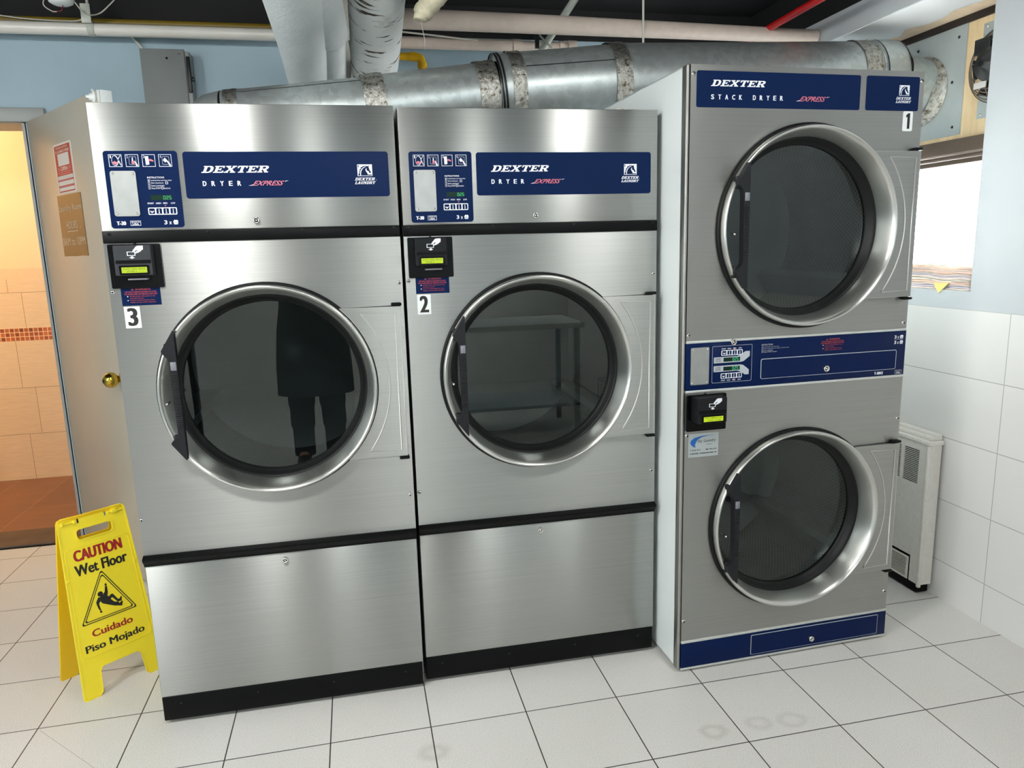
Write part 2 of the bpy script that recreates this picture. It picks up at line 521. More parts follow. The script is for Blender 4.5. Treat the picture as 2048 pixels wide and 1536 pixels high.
# ------------------------------------------------------------------ mesh building
class MB:
    """collects shapes (with several materials) into ONE mesh"""
    def __init__(self):
        self.v, self.f, self.fm, self.sm, self.uv = [], [], [], [], {}
        self.mats = []
        self.M = Matrix()

    def mi(self, mat):
        if mat not in self.mats:
            self.mats.append(mat)
        return self.mats.index(mat)

    def add(self, verts, faces, mat, smooth=False, uvs=None):
        o = len(self.v)
        self.v += [tuple(self.M @ Vector(p)) for p in verts]
        k = self.mi(mat)
        for i, f in enumerate(faces):
            if uvs:
                self.uv[len(self.f)] = uvs[i]
            self.f.append([o + j for j in f])
            self.fm.append(k)
            self.sm.append(smooth)

    def box(self, x0, y0, z0, x1, y1, z1, mat, bev=0.0, seg=2):
        x0, x1 = min(x0, x1), max(x0, x1)
        y0, y1 = min(y0, y1), max(y0, y1)
        z0, z1 = min(z0, z1), max(z0, z1)
        bm = bmesh.new()
        bmesh.ops.create_cube(bm, size=1.0)
        for v in bm.verts:
            v.co = Vector(((x0 + x1) / 2 + v.co.x * (x1 - x0), (y0 + y1) / 2 + v.co.y * (y1 - y0), (z0 + z1) / 2 + v.co.z * (z1 - z0)))
        if bev:
            b = min(bev, 0.45 * min(x1 - x0, y1 - y0, z1 - z0))
            bmesh.ops.bevel(bm, geom=bm.edges[:], offset=b, segments=seg, affect='EDGES', profile=0.5)
        self.bm(bm, mat, smooth=bool(bev))

    def bm(self, bm, mat, smooth=False):
        bm.verts.index_update()
        self.add([v.co[:] for v in bm.verts], [[v.index for v in f.verts] for f in bm.faces], mat, smooth)
        bm.free()

    def poly(self, loops, y0, y1, mat, back=True):
        """filled outline(s) in the x-z plane; first loop outside, others holes; front at y0, back at y1"""
        pts = [p for l in loops for p in l]
        tris = tessellate_polygon([[Vector((a, b, 0)) for a, b in l] for l in loops])
        n = len(pts)
        V = [(a, y0, b) for a, b in pts]
        F = []
        for t in tris:
            a, b, c = (pts[i] for i in t)
            s = (b[0] - a[0]) * (c[1] - a[1]) - (b[1] - a[1]) * (c[0] - a[0])
            F.append(t if s > 0 else (t[0], t[2], t[1]))
        front = list(F)
        self.add(V, front, mat)
        if y1 is None:
            return
        V2 = V + [(a, y1, b) for a, b in pts]
        S = []
        o = 0
        for li, l in enumerate(loops):
            k = len(l)
            area = sum(l[i][0] * l[(i + 1) % k][1] - l[(i + 1) % k][0] * l[i][1] for i in range(k))
            ccw = area > 0
            if li > 0:
                ccw = not ccw
            for i in range(k):
                a, b = o + i, o + (i + 1) % k
                S.append((a, n + a, n + b, b) if (area > 0) == (li == 0) else (a, b, n + b, n + a))
            o += k
        if back:
            S += [tuple(n + i for i in (t[0], t[2], t[1])) for t in front]
        self.add(V2, S, mat)

    def lathe(self, prof, mat, seg=48, c=(0, 0, 0), axis='y', smooth=True, uv=False, arc=(0, 2 * PI)):
        """profile [(radius, along)] turned about an axis through c"""
        V, F, U = [], [], []
        n = len(prof)
        full = abs(arc[1] - arc[0] - 2 * PI) < 1e-6
        cols = seg if full else seg + 1
        for i in range(cols):
            a = arc[0] + (arc[1] - arc[0]) * i / seg
            ca, sa = math.cos(a), math.sin(a)
            for r, h in prof:
                if axis == 'y':
                    V.append((c[0] + r * ca, c[1] + h, c[2] + r * sa))
                elif axis == 'z':
                    V.append((c[0] + r * ca, c[1] - r * sa, c[2] + h))
                else:
                    V.append((c[0] + h, c[1] - r * ca, c[2] + r * sa))
        for i in range(seg):
            j = (i + 1) % cols
            for k in range(n - 1):
                F.append((i * n + k, j * n + k, j * n + k + 1, i * n + k + 1))
                if uv:
                    a0, a1 = [(arc[0] + (arc[1] - arc[0]) * q / seg) * max(prof[k][0], prof[k + 1][0]) for q in (i, i + 1)]
                    h0, h1 = prof[k][1], prof[k + 1][1]
                    U.append(((a0, h0), (a1, h0), (a1, h1), (a0, h1)))
        self.add(V, F, mat, smooth, U if uv else None)

    def tube(self, pts, r, mat, seg=12, caps=True, smooth=True, wob=0.0, uv=True):
        """round bar along points; r a number or one radius per point"""
        P = [Vector(p) for p in pts]
        n = len(P)
        R = [r] * n if not isinstance(r, (list, tuple)) else list(r)
        T = []
        for i in range(n):
            a = P[max(0, i - 1)]
            b = P[min(n - 1, i + 1)]
            T.append((b - a).normalized())
        ref = Vector((0, 0, 1)) if abs(T[0].z) < 0.9 else Vector((1, 0, 0))
        u = T[0].cross(ref).normalized()
        V, F, U = [], [], []
        L = 0
        Ls = []
        for i in range(n):
            if i:
                L += (P[i] - P[i - 1]).length
            Ls.append(L)
            u = (u - T[i] * u.dot(T[i])).normalized()
            w = T[i].cross(u)
            for k in range(seg):
                a = 2 * PI * k / seg
                rr = R[i] * (1 + (random.uniform(-wob, wob) if wob else 0))
                V.append(tuple(P[i] + (u * math.cos(a) + w * math.sin(a)) * rr))
        for i in range(n - 1):
            for k in range(seg):
                k2 = (k + 1) % seg
                F.append((i * seg + k, i * seg + k2, (i + 1) * seg + k2, (i + 1) * seg + k))
                q = R[0] * 2 * PI
                U.append(((q * k / seg, Ls[i]), (q * (k + 1) / seg, Ls[i]), (q * (k + 1) / seg, Ls[i + 1]), (q * k / seg, Ls[i + 1])))
        self.add(V, F, mat, smooth, U if uv else None)
        if caps:
            self.add(V, [tuple(range(seg))[::-1], tuple(range((n - 1) * seg, n * seg))], mat)

    def ball(self, c, r, mat, seg=16, rings=10, sc=(1, 1, 1)):
        bm = bmesh.new()
        bmesh.ops.create_uvsphere(bm, u_segments=seg, v_segments=rings, radius=r)
        for v in bm.verts:
            v.co = Vector((c[0] + v.co.x * sc[0], c[1] + v.co.y * sc[1], c[2] + v.co.z * sc[2]))
        self.bm(bm, mat, True)

    def frame(self, x0, z0, x1, z1, w, y0, y1, mat):
        self.poly([[(x0, z0), (x1, z0), (x1, z1), (x0, z1)], [(x0 + w, z0 + w), (x1 - w, z0 + w), (x1 - w, z1 - w), (x0 + w, z1 - w)]], y0, y1, mat)

    def obj(self, name, parent=None, loc=None, smooth_angle=None):
        me = bpy.data.meshes.new(name)
        me.from_pydata(self.v, [], self.f)
        for mt in self.mats:
            me.materials.append(mt)
        me.polygons.foreach_set('material_index', self.fm)
        me.polygons.foreach_set('use_smooth', self.sm)
        if self.uv:
            ul = me.uv_layers.new(name='UVMap')
            for fi, uvs in self.uv.items():
                p = me.polygons[fi]
                for k, li in enumerate(p.loop_indices):
                    ul.data[li].uv = uvs[k]
        me.update()
        o = bpy.data.objects.new(name, me)
        COL.objects.link(o)
        if parent is not None:
            o.parent = parent
        if loc:
            o.location = loc
        return o


def rrect(x0, z0, x1, z1, r, n=5):
    P = []
    for cx, cz, a0 in ((x1 - r, z0 + r, -PI / 2), (x1 - r, z1 - r, 0), (x0 + r, z1 - r, PI / 2), (x0 + r, z0 + r, PI)):
        for i in range(n + 1):
            a = a0 + PI / 2 * i / n
            P.append((cx + r * math.cos(a), cz + r * math.sin(a)))
    return P


def circle(cx, cz, r, n=64):
    return [(cx + r * math.cos(2 * PI * i / n), cz + r * math.sin(2 * PI * i / n)) for i in range(n)]


_txt = {}


def glyphs(s, bold=0.0, space=1.0):
    key = (s, bold, space)
    if key not in _txt:
        cu = bpy.data.curves.new('t', 'FONT')
        cu.body = s
        cu.size = 1.0
        cu.offset = bold
        cu.space_character = space
        cu.resolution_u = 3
        ob = bpy.data.objects.new('t', cu)
        me = ob.to_mesh()
        V = [(v.co.x, v.co.y) for v in me.vertices]
        F = [tuple(p.vertices) for p in me.polygons]
        ob.to_mesh_clear()
        bpy.data.objects.remove(ob)
        bpy.data.curves.remove(cu)
        _txt[key] = (V, F)
    return _txt[key]


def text(mb, s, x0, z0, x1, z1, y, mat, shear=0.0, bold=0.0, space=1.0, heavy=0.0):
    """lettering fitted into the box x0..x1, z0..z1 on the plane y, facing -y"""
    V, F = glyphs(s, bold, space)
    if not V:
        return
    ax, bx = min(p[0] for p in V), max(p[0] for p in V)
    az, bz = min(p[1] for p in V), max(p[1] for p in V)
    x0 += heavy
    x1 -= heavy
    sx, sz = (x1 - x0 - shear * (z1 - z0)) / (bx - ax), (z1 - z0) / (bz - az)
    P = [(x0 + (px - ax) * sx + shear * (pz - az) * sz, y, z0 + (pz - az) * sz) for px, pz in V]
    G = []
    for f in F:
        a, b, c = P[f[0]], P[f[1]], P[f[2]]
        s_ = (b[0] - a[0]) * (c[2] - a[2]) - (b[2] - a[2]) * (c[0] - a[0])
        G.append(f if s_ > 0 else f[::-1])
    if heavy:
        for k in (-1.0, -0.5, 0.5, 1.0):
            mb.add([(a + k * heavy, b - 0.00002 * k, c) for a, b, c in P], G, mat)
    mb.add(P, G, mat)


SLAB = {
    'D': (1.0, [[(0, 0), (.62, 0), (.82, .07), (.95, .25), (.98, .5), (.95, .75), (.82, .93), (.62, 1), (0, 1), (0, .86), (.12, .86), (.12, .14), (0, .14)], [(.38, .15), (.38, .85), (.55, .85), (.66, .78), (.71, .62), (.71, .38), (.66, .22), (.55, .15)]]),
    'E': (.94, [[(0, 0), (.92, 0), (.92, .3), (.80, .3), (.76, .15), (.38, .15), (.38, .43), (.55, .43), (.57, .34), (.66, .34), (.66, .68), (.57, .68), (.55, .58), (.38, .58), (.38, .85), (.74, .85), (.78, .70), (.90, .70), (.90, 1), (0, 1), (0, .86), (.12, .86), (.12, .14), (0, .14)]]),
    'X': (1.08, [[(0, 0), (.40, 0), (.40, .14), (.33, .14), (.50, .36), (.66, .14), (.58, .14), (.58, 0), (1.06, 0), (1.06, .14), (.96, .14), (.68, .52), (.93, .86), (1.02, .86), (1.02, 1), (.62, 1), (.62, .86), (.70, .86), (.55, .66), (.40, .86), (.48, .86), (.48, 1), (.02, 1), (.02, .86), (.12, .86), (.38, .51), (.10, .14), (0, .14)]]),
    'T': (.94, [[(.2, 0), (.72, 0), (.72, .14), (.59, .14), (.59, .85), (.74, .85), (.80, .66), (.92, .66), (.92, 1), (0, 1), (0, .66), (.12, .66), (.18, .85), (.33, .85), (.33, .14), (.2, .14)]]),
    'R': (1.04, [[(0, 0), (.5, 0), (.5, .14), (.38, .14), (.38, .42), (.48, .42), (.70, .0), (1.04, 0), (1.04, .14), (.94, .14), (.76, .46), (.90, .55), (.95, .72), (.90, .89), (.72, 1), (0, 1), (0, .86), (.12, .86), (.12, .14), (0, .14)], [(.38, .56), (.38, .86), (.58, .86), (.67, .80), (.69, .71), (.67, .62), (.58, .56)]]),
    'L': (.92, [[(0, 0), (.90, 0), (.90, .36), (.78, .36), (.73, .15), (.40, .15), (.40, .86), (.52, .86), (.52, 1), (0, 1), (0, .86), (.12, .86), (.12, .14), (0, .14)]]),
    'A': (1.06, [[(0, 0), (.36, 0), (.36, .14), (.28, .14), (.32, .26), (.66, .26), (.70, .14), (.62, .14), (.62, 0), (1.04, 0), (1.04, .14), (.96, .14), (.66, 1), (.36, 1), (.08, .14), (0, .14)], [(.37, .40), (.49, .76), (.61, .40)]]),
    'U': (1.0, [[(.10, .3), (.18, .08), (.36, 0), (.62, 0), (.80, .08), (.88, .3), (.88, .86), (.98, .86), (.98, 1), (.60, 1), (.60, .86), (.70, .86), (.70, .3), (.62, .17), (.46, .17), (.36, .3), (.36, .86), (.46, .86), (.46, 1), (0, 1), (0, .86), (.10, .86)]]),
    'N': (1.06, [[(0, 0), (.36, 0), (.36, .14), (.27, .14), (.27, .66), (.70, 0), (.92, 0), (.92, .86), (1.04, .86), (1.04, 1), (.66, 1), (.66, .86), (.76, .86), (.76, .36), (.36, 1), (0, 1), (0, .86), (.12, .86), (.12, .14), (0, .14)]]),
    'Y': (1.02, [[(.28, 0), (.76, 0), (.76, .14), (.65, .14), (.65, .40), (.90, .86), (1.0, .86), (1.0, 1), (.62, 1), (.62, .86), (.70, .86), (.55, .56), (.38, .86), (.46, .86), (.46, 1), (0, 1), (0, .86), (.10, .86), (.39, .40), (.39, .14), (.28, .14)]]),
}


def slab_word(mb, s, x0, z0, x1, z1, y, mat, shear=0.5):
    w = sum(SLAB[c][0] for c in s) + 0.05 * (len(s) - 1)
    h = z1 - z0
    k = (x1 - x0 - shear * h) / w
    p = x0
    for c in s:
        mb.poly([[(p + a * k + shear * b * h, z0 + b * h) for a, b in l] for l in SLAB[c][1]], y, None, mat)
        p += (SLAB[c][0] + 0.05) * k


def tag(o, label, cat, group=None, kind=None):
    o['label'] = label
    o['category'] = cat
    if group:
        o['group'] = group
    if kind:
        o['kind'] = kind
    return o


def thing(name, label, cat, loc=(0, 0, 0), rz=0.0, group=None):
    o = bpy.data.objects.new(name, None)
    o.empty_display_size = 0.1
    COL.objects.link(o)
    o.location = loc
    o.rotation_euler = (0, 0, rz)
    return tag(o, label, cat, group)


def struct(mb, name, label=None, loc=None):
    o = mb.obj(name, loc=loc)
    o['kind'] = 'structure'
    if label:
        o['label'] = label
        o['category'] = name.split('_')[0]
    return o
# ================================================================== THE SETTING
XW = 2.857      # inner face of the tiled wall on the right
YB = 1.70       # inner face of the back wall
ZC = 2.62       # black ceiling
XL = -2.45      # left wall
YR = -5.2       # wall behind the camera

mb = MB()
mb.box(XL - 0.1, YR - 0.1, -0.06, 3.3, YB, 0.0, M['floor'])
fl = mb.obj('floor')
# the tile grid is turned very slightly, its joint crossing lies at (-0.3855, 0.079)
for v in fl.data.vertices:
    c, s = math.cos(-0.0073), math.sin(-0.0073)
    x, y = v.co.x + 0.3855, v.co.y - 0.079
    v.co.x, v.co.y = x * c - y * s, x * s + y * c
fl.location = (-0.3855, 0.079, 0)
fl.rotation_euler = (0, 0, 0.0073)
tag(fl, 'pale speckled floor tiles with thin dark joints', 'floor', kind='structure')

mb = MB()
mb.box(XL - 0.1, YR - 0.1, ZC, 3.4, YB + 0.2, ZC + 0.08, M['ceil_black'])
struct(mb, 'ceiling', 'black painted ceiling above the pipes')

# back wall with the doorway at its left end
mb = MB()
mb.box(-0.79, YB, 0, 3.4, YB + 0.2, 2.47, M['wall_blue'])
mb.box(-1.70, YB, 2.06, -0.79, YB + 0.2, 2.47, M['wall_blue'])
mb.box(XL - 0.1, YB, 0, -1.70, YB + 0.2, 2.47, M['wall_blue'])
mb.box(XL - 0.1, YB, 2.47, 3.4, YB + 0.2, ZC, M['ceil_black'])
struct(mb, 'wall_back', 'blue painted wall behind the dryers')

# right wall: tiles below, paint above, window recess from y = 0.077
WY0, WY1, SZ, HZ, XP = 0.077, 1.30, 1.217, 2.313, 3.2
mb = MB()
mb.box(XW, YR, 0, XW + 0.03, YB, 1.150, M['tile_wall'])
VY0, VY1, VZ0, VZ1 = -4.80, -3.40, 1.15, 2.30        # second window, behind the camera
mb.box(XW + 0.001, YR, 1.150, XP + 0.12, VY0, 2.42, M['wall_right'])
mb.box(XW + 0.001, VY1, 1.150, XP + 0.12, WY0, 2.42, M['wall_right'])
mb.box(XW + 0.001, VY0, VZ1, XP + 0.12, VY1, 2.42, M['wall_right'])
mb.box(XW + 0.001, WY1, 1.150, XP + 0.12, YB, 2.42, M['wall_right'])
mb.box(XW + 0.001, WY0, 1.150, XP + 0.12, WY1, SZ, M['wall_right'])
mb.box(XW + 0.03, YR, 0, XP + 0.12, YB, 1.150, M['wall_right'])
mb.box(XW + 0.001, WY0, HZ, XP + 0.12, WY1, 2.42, M['wall_right'])
mb.box(XW + 0.001, YR, 2.42, XP + 0.12, YB, ZC, M['ceil_black'])
struct(mb, 'wall_right', 'white tiled wall with pale blue paint above')

mb = MB()
mb.box(XW + 0.006, WY0, HZ - 0.004, XP, WY1, HZ, M['soffit'])
# strip where the paint has peeled, beside the window head
pk = [(XP, WY0)]
for i in range(15):
    y = WY0 + (WY1 - WY0) * i / 14
    pk.append((XP - 0.05 - 0.05 * abs(math.sin(i * 1.7)) - (0.03 if i in (4, 5, 8) else 0), y))
pk.append((XP, WY1))
V = [(a, b, HZ - 0.0052) for a, b in pk]
mb.add(V, [tuple(range(len(V)))], M['bare_wood'])
struct(mb, 'trim_1', 'white window head with peeling paint beside the frame')

# left wall and the wall behind the camera
mb = MB()
LY0, LY1, LZ0, LZ1 = -4.2, -0.9, 0.95, 2.35           # added window row, lets in fill light from the left
mb.box(XL - 0.1, YR, 0, XL, LY0, 2.47, M['wall_blue'])
mb.box(XL - 0.1, LY1, 0, XL, YB, 2.47, M['wall_blue'])
mb.box(XL - 0.1, LY0, 0, XL, LY1, LZ0, M['wall_blue'])
mb.box(XL - 0.1, LY0, LZ1, XL, LY1, 2.47, M['wall_blue'])
mb.box(XL - 0.1, YR, 2.47, XL, YB, ZC, M['ceil_black'])
struct(mb, 'wall_left', 'blue painted wall on the left')
mb = MB()
RX0, RX1, RZ0, RZ1 = -0.95, -0.32, 1.15, 2.35        # tall window behind the camera
mb.box(XL, YR - 0.1, 0, RX0, YR, 1.15, M['tile_wall'])
mb.box(RX1, YR - 0.1, 0, 3.3, YR, 1.15, M['tile_wall'])
mb.box(RX0, YR - 0.1, 0, RX1, YR, RZ0, M['tile_wall'])
mb.box(XL, YR - 0.1, 1.15, RX0, YR, ZC, M['wall_blue'])
mb.box(RX1, YR - 0.1, 1.15, 3.3, YR, ZC, M['wall_blue'])
mb.box(RX0, YR - 0.1, RZ1, RX1, YR, ZC, M['wall_right'])
struct(mb, 'wall_front', 'wall behind the camera')

# two windows mirrored in the brushed steel; left row added as side light
for nm, lab in (('window_2', 'tall window behind the camera'), ('window_3', 'wide window in the right wall behind the camera'), ('fill_window', 'added row of windows in the left wall, for fill light from the left')):
    t = bpy.data.objects.new(nm, None)
    COL.objects.link(t)
    tag(t, lab, 'window', kind='structure')
    mb = MB()
    pb = MB()
    if nm == 'window_2':
        for a, b in ((RX0, RX0 + 0.04), (-0.72, -0.695), (RX1 - 0.04, RX1)):
            mb.box(a, YR - 0.08, RZ0, b, YR - 0.03, RZ1, M['alu'])
        for a, b in ((RZ0, RZ0 + 0.05), (1.72, 1.76), (RZ1 - 0.05, RZ1)):
            mb.box(RX0, YR - 0.079, a, RX1, YR - 0.031, b, M['alu'])
        pb.box(RX0, YR - 0.058, RZ0, RX1, YR - 0.054, RZ1, M['pane'])
    elif nm == 'fill_window':
        for k in range(5):
            a = LY0 + (LY1 - LY0 - 0.05) * k / 4
            mb.box(XL - 0.08, a, LZ0, XL - 0.02, a + 0.05, LZ1, M['alu'])
        for a, b in ((LZ0, LZ0 + 0.05), (LZ1 - 0.05, LZ1)):
            mb.box(XL - 0.079, LY0, a, XL - 0.021, LY1, b, M['alu'])
        pb.box(XL - 0.052, LY0, LZ0, XL - 0.048, LY1, LZ1, M['pane'])
    else:
        for a, b in ((VY0, VY0 + 0.04), (-4.13, -4.09), (VY1 - 0.04, VY1)):
            mb.box(XP - 0.02, a, VZ0, XP + 0.03, b, VZ1, M['alu'])
        for a, b in ((VZ0, VZ0 + 0.05), (1.70, 1.74), (VZ1 - 0.05, VZ1)):
            mb.box(XP - 0.019, VY0, a, XP + 0.029, VY1, b, M['alu'])
        pb.box(XP, VY0, VZ0, XP + 0.004, VY1, VZ1, M['pane'])
    mb.obj('window_frame', t)
    pb.obj('window_pane', t)

# doorway: steel frame, saddle
mb = MB()
mb.box(-1.76, YB - 0.02, 2.048, -0.695, YB + 0.005, 2.111, M['grey_paint'], 0.004)
mb.box(-1.70, YB + 0.0, 2.045, -0.79, YB + 0.23, 2.062, M['grey_paint'])
mb.box(-0.802, YB + 0.0, 0.0, -0.785, YB + 0.23, 2.05, M['grey_paint'])
mb.box(-1.715, YB, 0.0, -1.70, YB + 0.23, 2.05, M['grey_paint'])
mb.box(-1.76, YB - 0.02, 0, -1.70, YB + 0.005, 2.05, M['grey_paint'])
struct(mb, 'trim_2', 'grey steel frame of the doorway')
mb = MB()
mb.box(-1.70, YB + 0.0, -0.05, -0.80, YB + 0.235, 0.012, M['threshold'], 0.004)
mb.box(-1.70, YB - 0.012, -0.002, -0.74, YB + 0.0, 0.004, M['black'])
struct(mb, 'trim_3', 'worn dark brown saddle of the doorway')

# corridor beyond
mb = MB()
mb.box(-4.0, YB + 0.2, -0.06, 0.6, 2.98, 0.0, M['corr_floor'])
o = struct(mb, 'floor_corridor', 'brown tiled corridor floor beyond the doorway')
mb = MB()
mb.box(-4.0, 2.98, 0, 0.6, 3.08, 2.62, M['corr_wall'])
struct(mb, 'wall_corridor', 'corridor wall of wood-look tiles with a mosaic band')
mb = MB()
mb.box(-4.0, YB + 0.2, 2.55, 0.6, 3.08, 2.62, M['soffit'])
struct(mb, 'ceiling_corridor')
mb = MB()
mb.box(-4.1, YB + 0.2, 0, -4.0, 3.08, 2.62, M['soffit'])
mb.box(0.6, YB + 0.2, 0, 0.7, 3.08, 2.62, M['soffit'])
mb.box(-4.0, YB + 0.2, 0, XL - 0.1, YB + 0.25, 2.62, M['soffit'])
struct(mb, 'wall_corridor_end')
for lx, lab in ((-1.75, 'warm flush ceiling lamp in the corridor just beyond the doorway'), (-3.2, 'added warm ceiling lamp at the far end of the corridor, evening out its light')):  # far lamp added to even out the light on the corridor wall
    cl = thing('corridor_lamp', lab, 'lamp', (lx, 2.2, 2.55))
    mb = MB()
    mb.lathe([(0.0, 0.0), (0.23, 0.0), (0.23, -0.03), (0.20, -0.035)], M['alu'], 32, axis='z')
    mb.obj('lamp_base', cl)
    mb = MB()
    mb.lathe([(0.20, -0.035), (0.17, -0.06), (0.09, -0.075), (0.0, -0.08)], M['warm_diffuser'], 32, axis='z')
    mb.obj('diffuser', cl)

# lamps over the laundry room, hung below the black ceiling
LAMPS = [(0.02, -1.35, 'middle'), (1.95, -1.35, 'right'), (1.0, -4.3, 'rear'), (-1.65, -1.7, 'left')]
for (lx, ly, nm) in LAMPS:
    t = thing('globe_light', 'hanging white globe lamp over the %s part of the room' % nm, 'lamp', (lx, ly, 2.47), group='globe lamps')
    mb = MB()
    mb.lathe([(0.0, 0.15), (0.05, 0.15), (0.05, 0.10), (0.175, 0.06), (0.18, 0.045), (0.0, 0.045)], M['white_paint'], 32, axis='z')
    mb.obj('housing', t)
    mb = MB()
    mb.lathe([(0.165, 0.044), (0.172, 0.0), (0.160, -0.05), (0.120, -0.10), (0.06, -0.128), (0.0, -0.134)], M['globe_' + nm], 32, axis='z')
    mb.obj('globe', t)


# ------------------------------------------------------------------ the window
def window():
    t = bpy.data.objects.new('window_1', None)
    COL.objects.link(t)
    tag(t, 'bright window in the deep recess, panelled over at the top', 'window', kind='structure')
    mb = MB()
    # head strip, boarded field, transom, jambs, sill member
    mb.box(XP - 0.012, WY0, HZ - 0.034, XP + 0.05, WY1, HZ - 0.004, M['frame_dark'], 0.003)
    mb.box(XP - 0.03, WY0, 1.760, XP + 0.05, WY1, 1.820, M['frame_brown'], 0.004)
    mb.box(XP - 0.012, WY0, 1.742, XP + 0.05, WY1, 1.7565, M['frame_brown'], 0.003)
    mb.box(XP - 0.004, WY0, 1.718, XP + 0.05, WY1, 1.7385, M['frame_brown'], 0.003)
    mb.box(XP + 0.004, WY0, SZ, XP + 0.05, WY1, SZ + 0.04, M['frame_brown'], 0.003)
    mb.box(XP + 0.004, WY0, SZ + 0.04, XP + 0.05, WY0 + 0.04, 1.718, M['frame_brown'], 0.003)
    mb.box(XP + 0.004, WY1 - 0.04, SZ + 0.04, XP + 0.05, WY1, 1.718, M['frame_brown'], 0.003)
    mb.obj('window_frame', t)
    mb = MB()
    mb.box(XP + 0.02, WY0 + 0.04, SZ + 0.04, XP + 0.024, WY1 - 0.04, 1.718, M['pane'])
    mb.obj('window_pane', t)
    mb = MB()
    mb.box(XP, WY0, 1.820, XP + 0.02, WY1, HZ - 0.034, M['ply'])
    b = mb.obj('plywood_panel', t)
    mb = MB()
    mb.box(XP - 0.004, 0.557, 1.840, XP, 1.16, HZ - 0.034, M['tin'])
    for y, z in ((0.60, 1.875), (0.60, 2.235), (0.62, 2.06), (0.83, 2.235), (0.79, 1.868), (1.1, 1.87), (1.1, 2.23)):
        mb.lathe([(0.0, -0.0075), (0.005, -0.0065), (0.0065, -0.004)], M['dark_metal'], 10, (XP, y, z), 'x')
    mb.obj('tin_plate', t)
    mb = MB()
    mb.box(XP - 0.003, 0.20, 1.886, XP, 0.477, 2.252, M['tin'])
    for y, z in ((0.46, 1.90), (0.46, 2.238), (0.22, 1.90), (0.22, 2.238)):
        mb.lathe([(0.0, -0.0065), (0.005, -0.0055), (0.0065, -0.003)], M['chrome'], 10, (XP, y, z), 'x')
    mb.obj('fan_plate', t)


window()

fan = thing('exhaust_fan', 'round wire guarded exhaust fan in the boarded window', 'fan', (XP - 0.004, 0.384, 2.078))
mb = MB()
for k, rr in enumerate((0.142, 0.130, 0.117, 0.104, 0.090)):
    P = [(-0.006 - 0.010 * k, rr * math.cos(2 * PI * i / 48), rr * math.sin(2 * PI * i / 48)) for i in range(49)]
    mb.tube(P, 0.0022, M['wire'], 6, caps=False)
for k in range(8):
    a = 2 * PI * k / 8 + 0.2
    mb.tube([(-0.002, 0.146 * math.cos(a), 0.146 * math.sin(a)), (-0.05, 0.075 * math.cos(a), 0.075 * math.sin(a))], 0.0024, M['wire'], 6)
mb.obj('wire_guard', fan)
mb = MB()
mb.lathe([(0.0, -0.085), (0.022, -0.085), (0.024, -0.075), (0.030, -0.075), (0.034, -0.066), (0.060, -0.06), (0.064, -0.05), (0.064, -0.012)], M['fan_black'], 32, axis='x')
mb.lathe([(0.012, -0.088), (0.0, -0.088)], M['dark_metal'], 20, axis='x')
mb.box(-0.055, 0.0, 0.045, -0.012, 0.075, 0.105, M['fan_black'], 0.004)
mb.box(-0.058, 0.0, -0.085, -0.054, 0.058, -0.062, M['paper_label'])
mb.obj('motor', fan)
mb = MB()
for k in range(5):
    a = 2 * PI * k / 5
    w = 0.035
    V = [(-0.008 + 0.012, 0.05 * math.cos(a - .3), 0.05 * math.sin(a - .3)), (-0.018, 0.05 * math.cos(a + .3), 0.05 * math.sin(a + .3)),
         (-0.018, 0.128 * math.cos(a + .35), 0.128 * math.sin(a + .35)), (0.002, 0.128 * math.cos(a - .3), 0.128 * math.sin(a - .3))]
    mb.add(V + [(x - 0.002, y, z) for x, y, z in V], [(0, 1, 2, 3), (7, 6, 5, 4), (0, 4, 5, 1), (1, 5, 6, 2), (2, 6, 7, 3), (3, 7, 4, 0)], M['dark_metal'])
mb.obj('blades', fan)

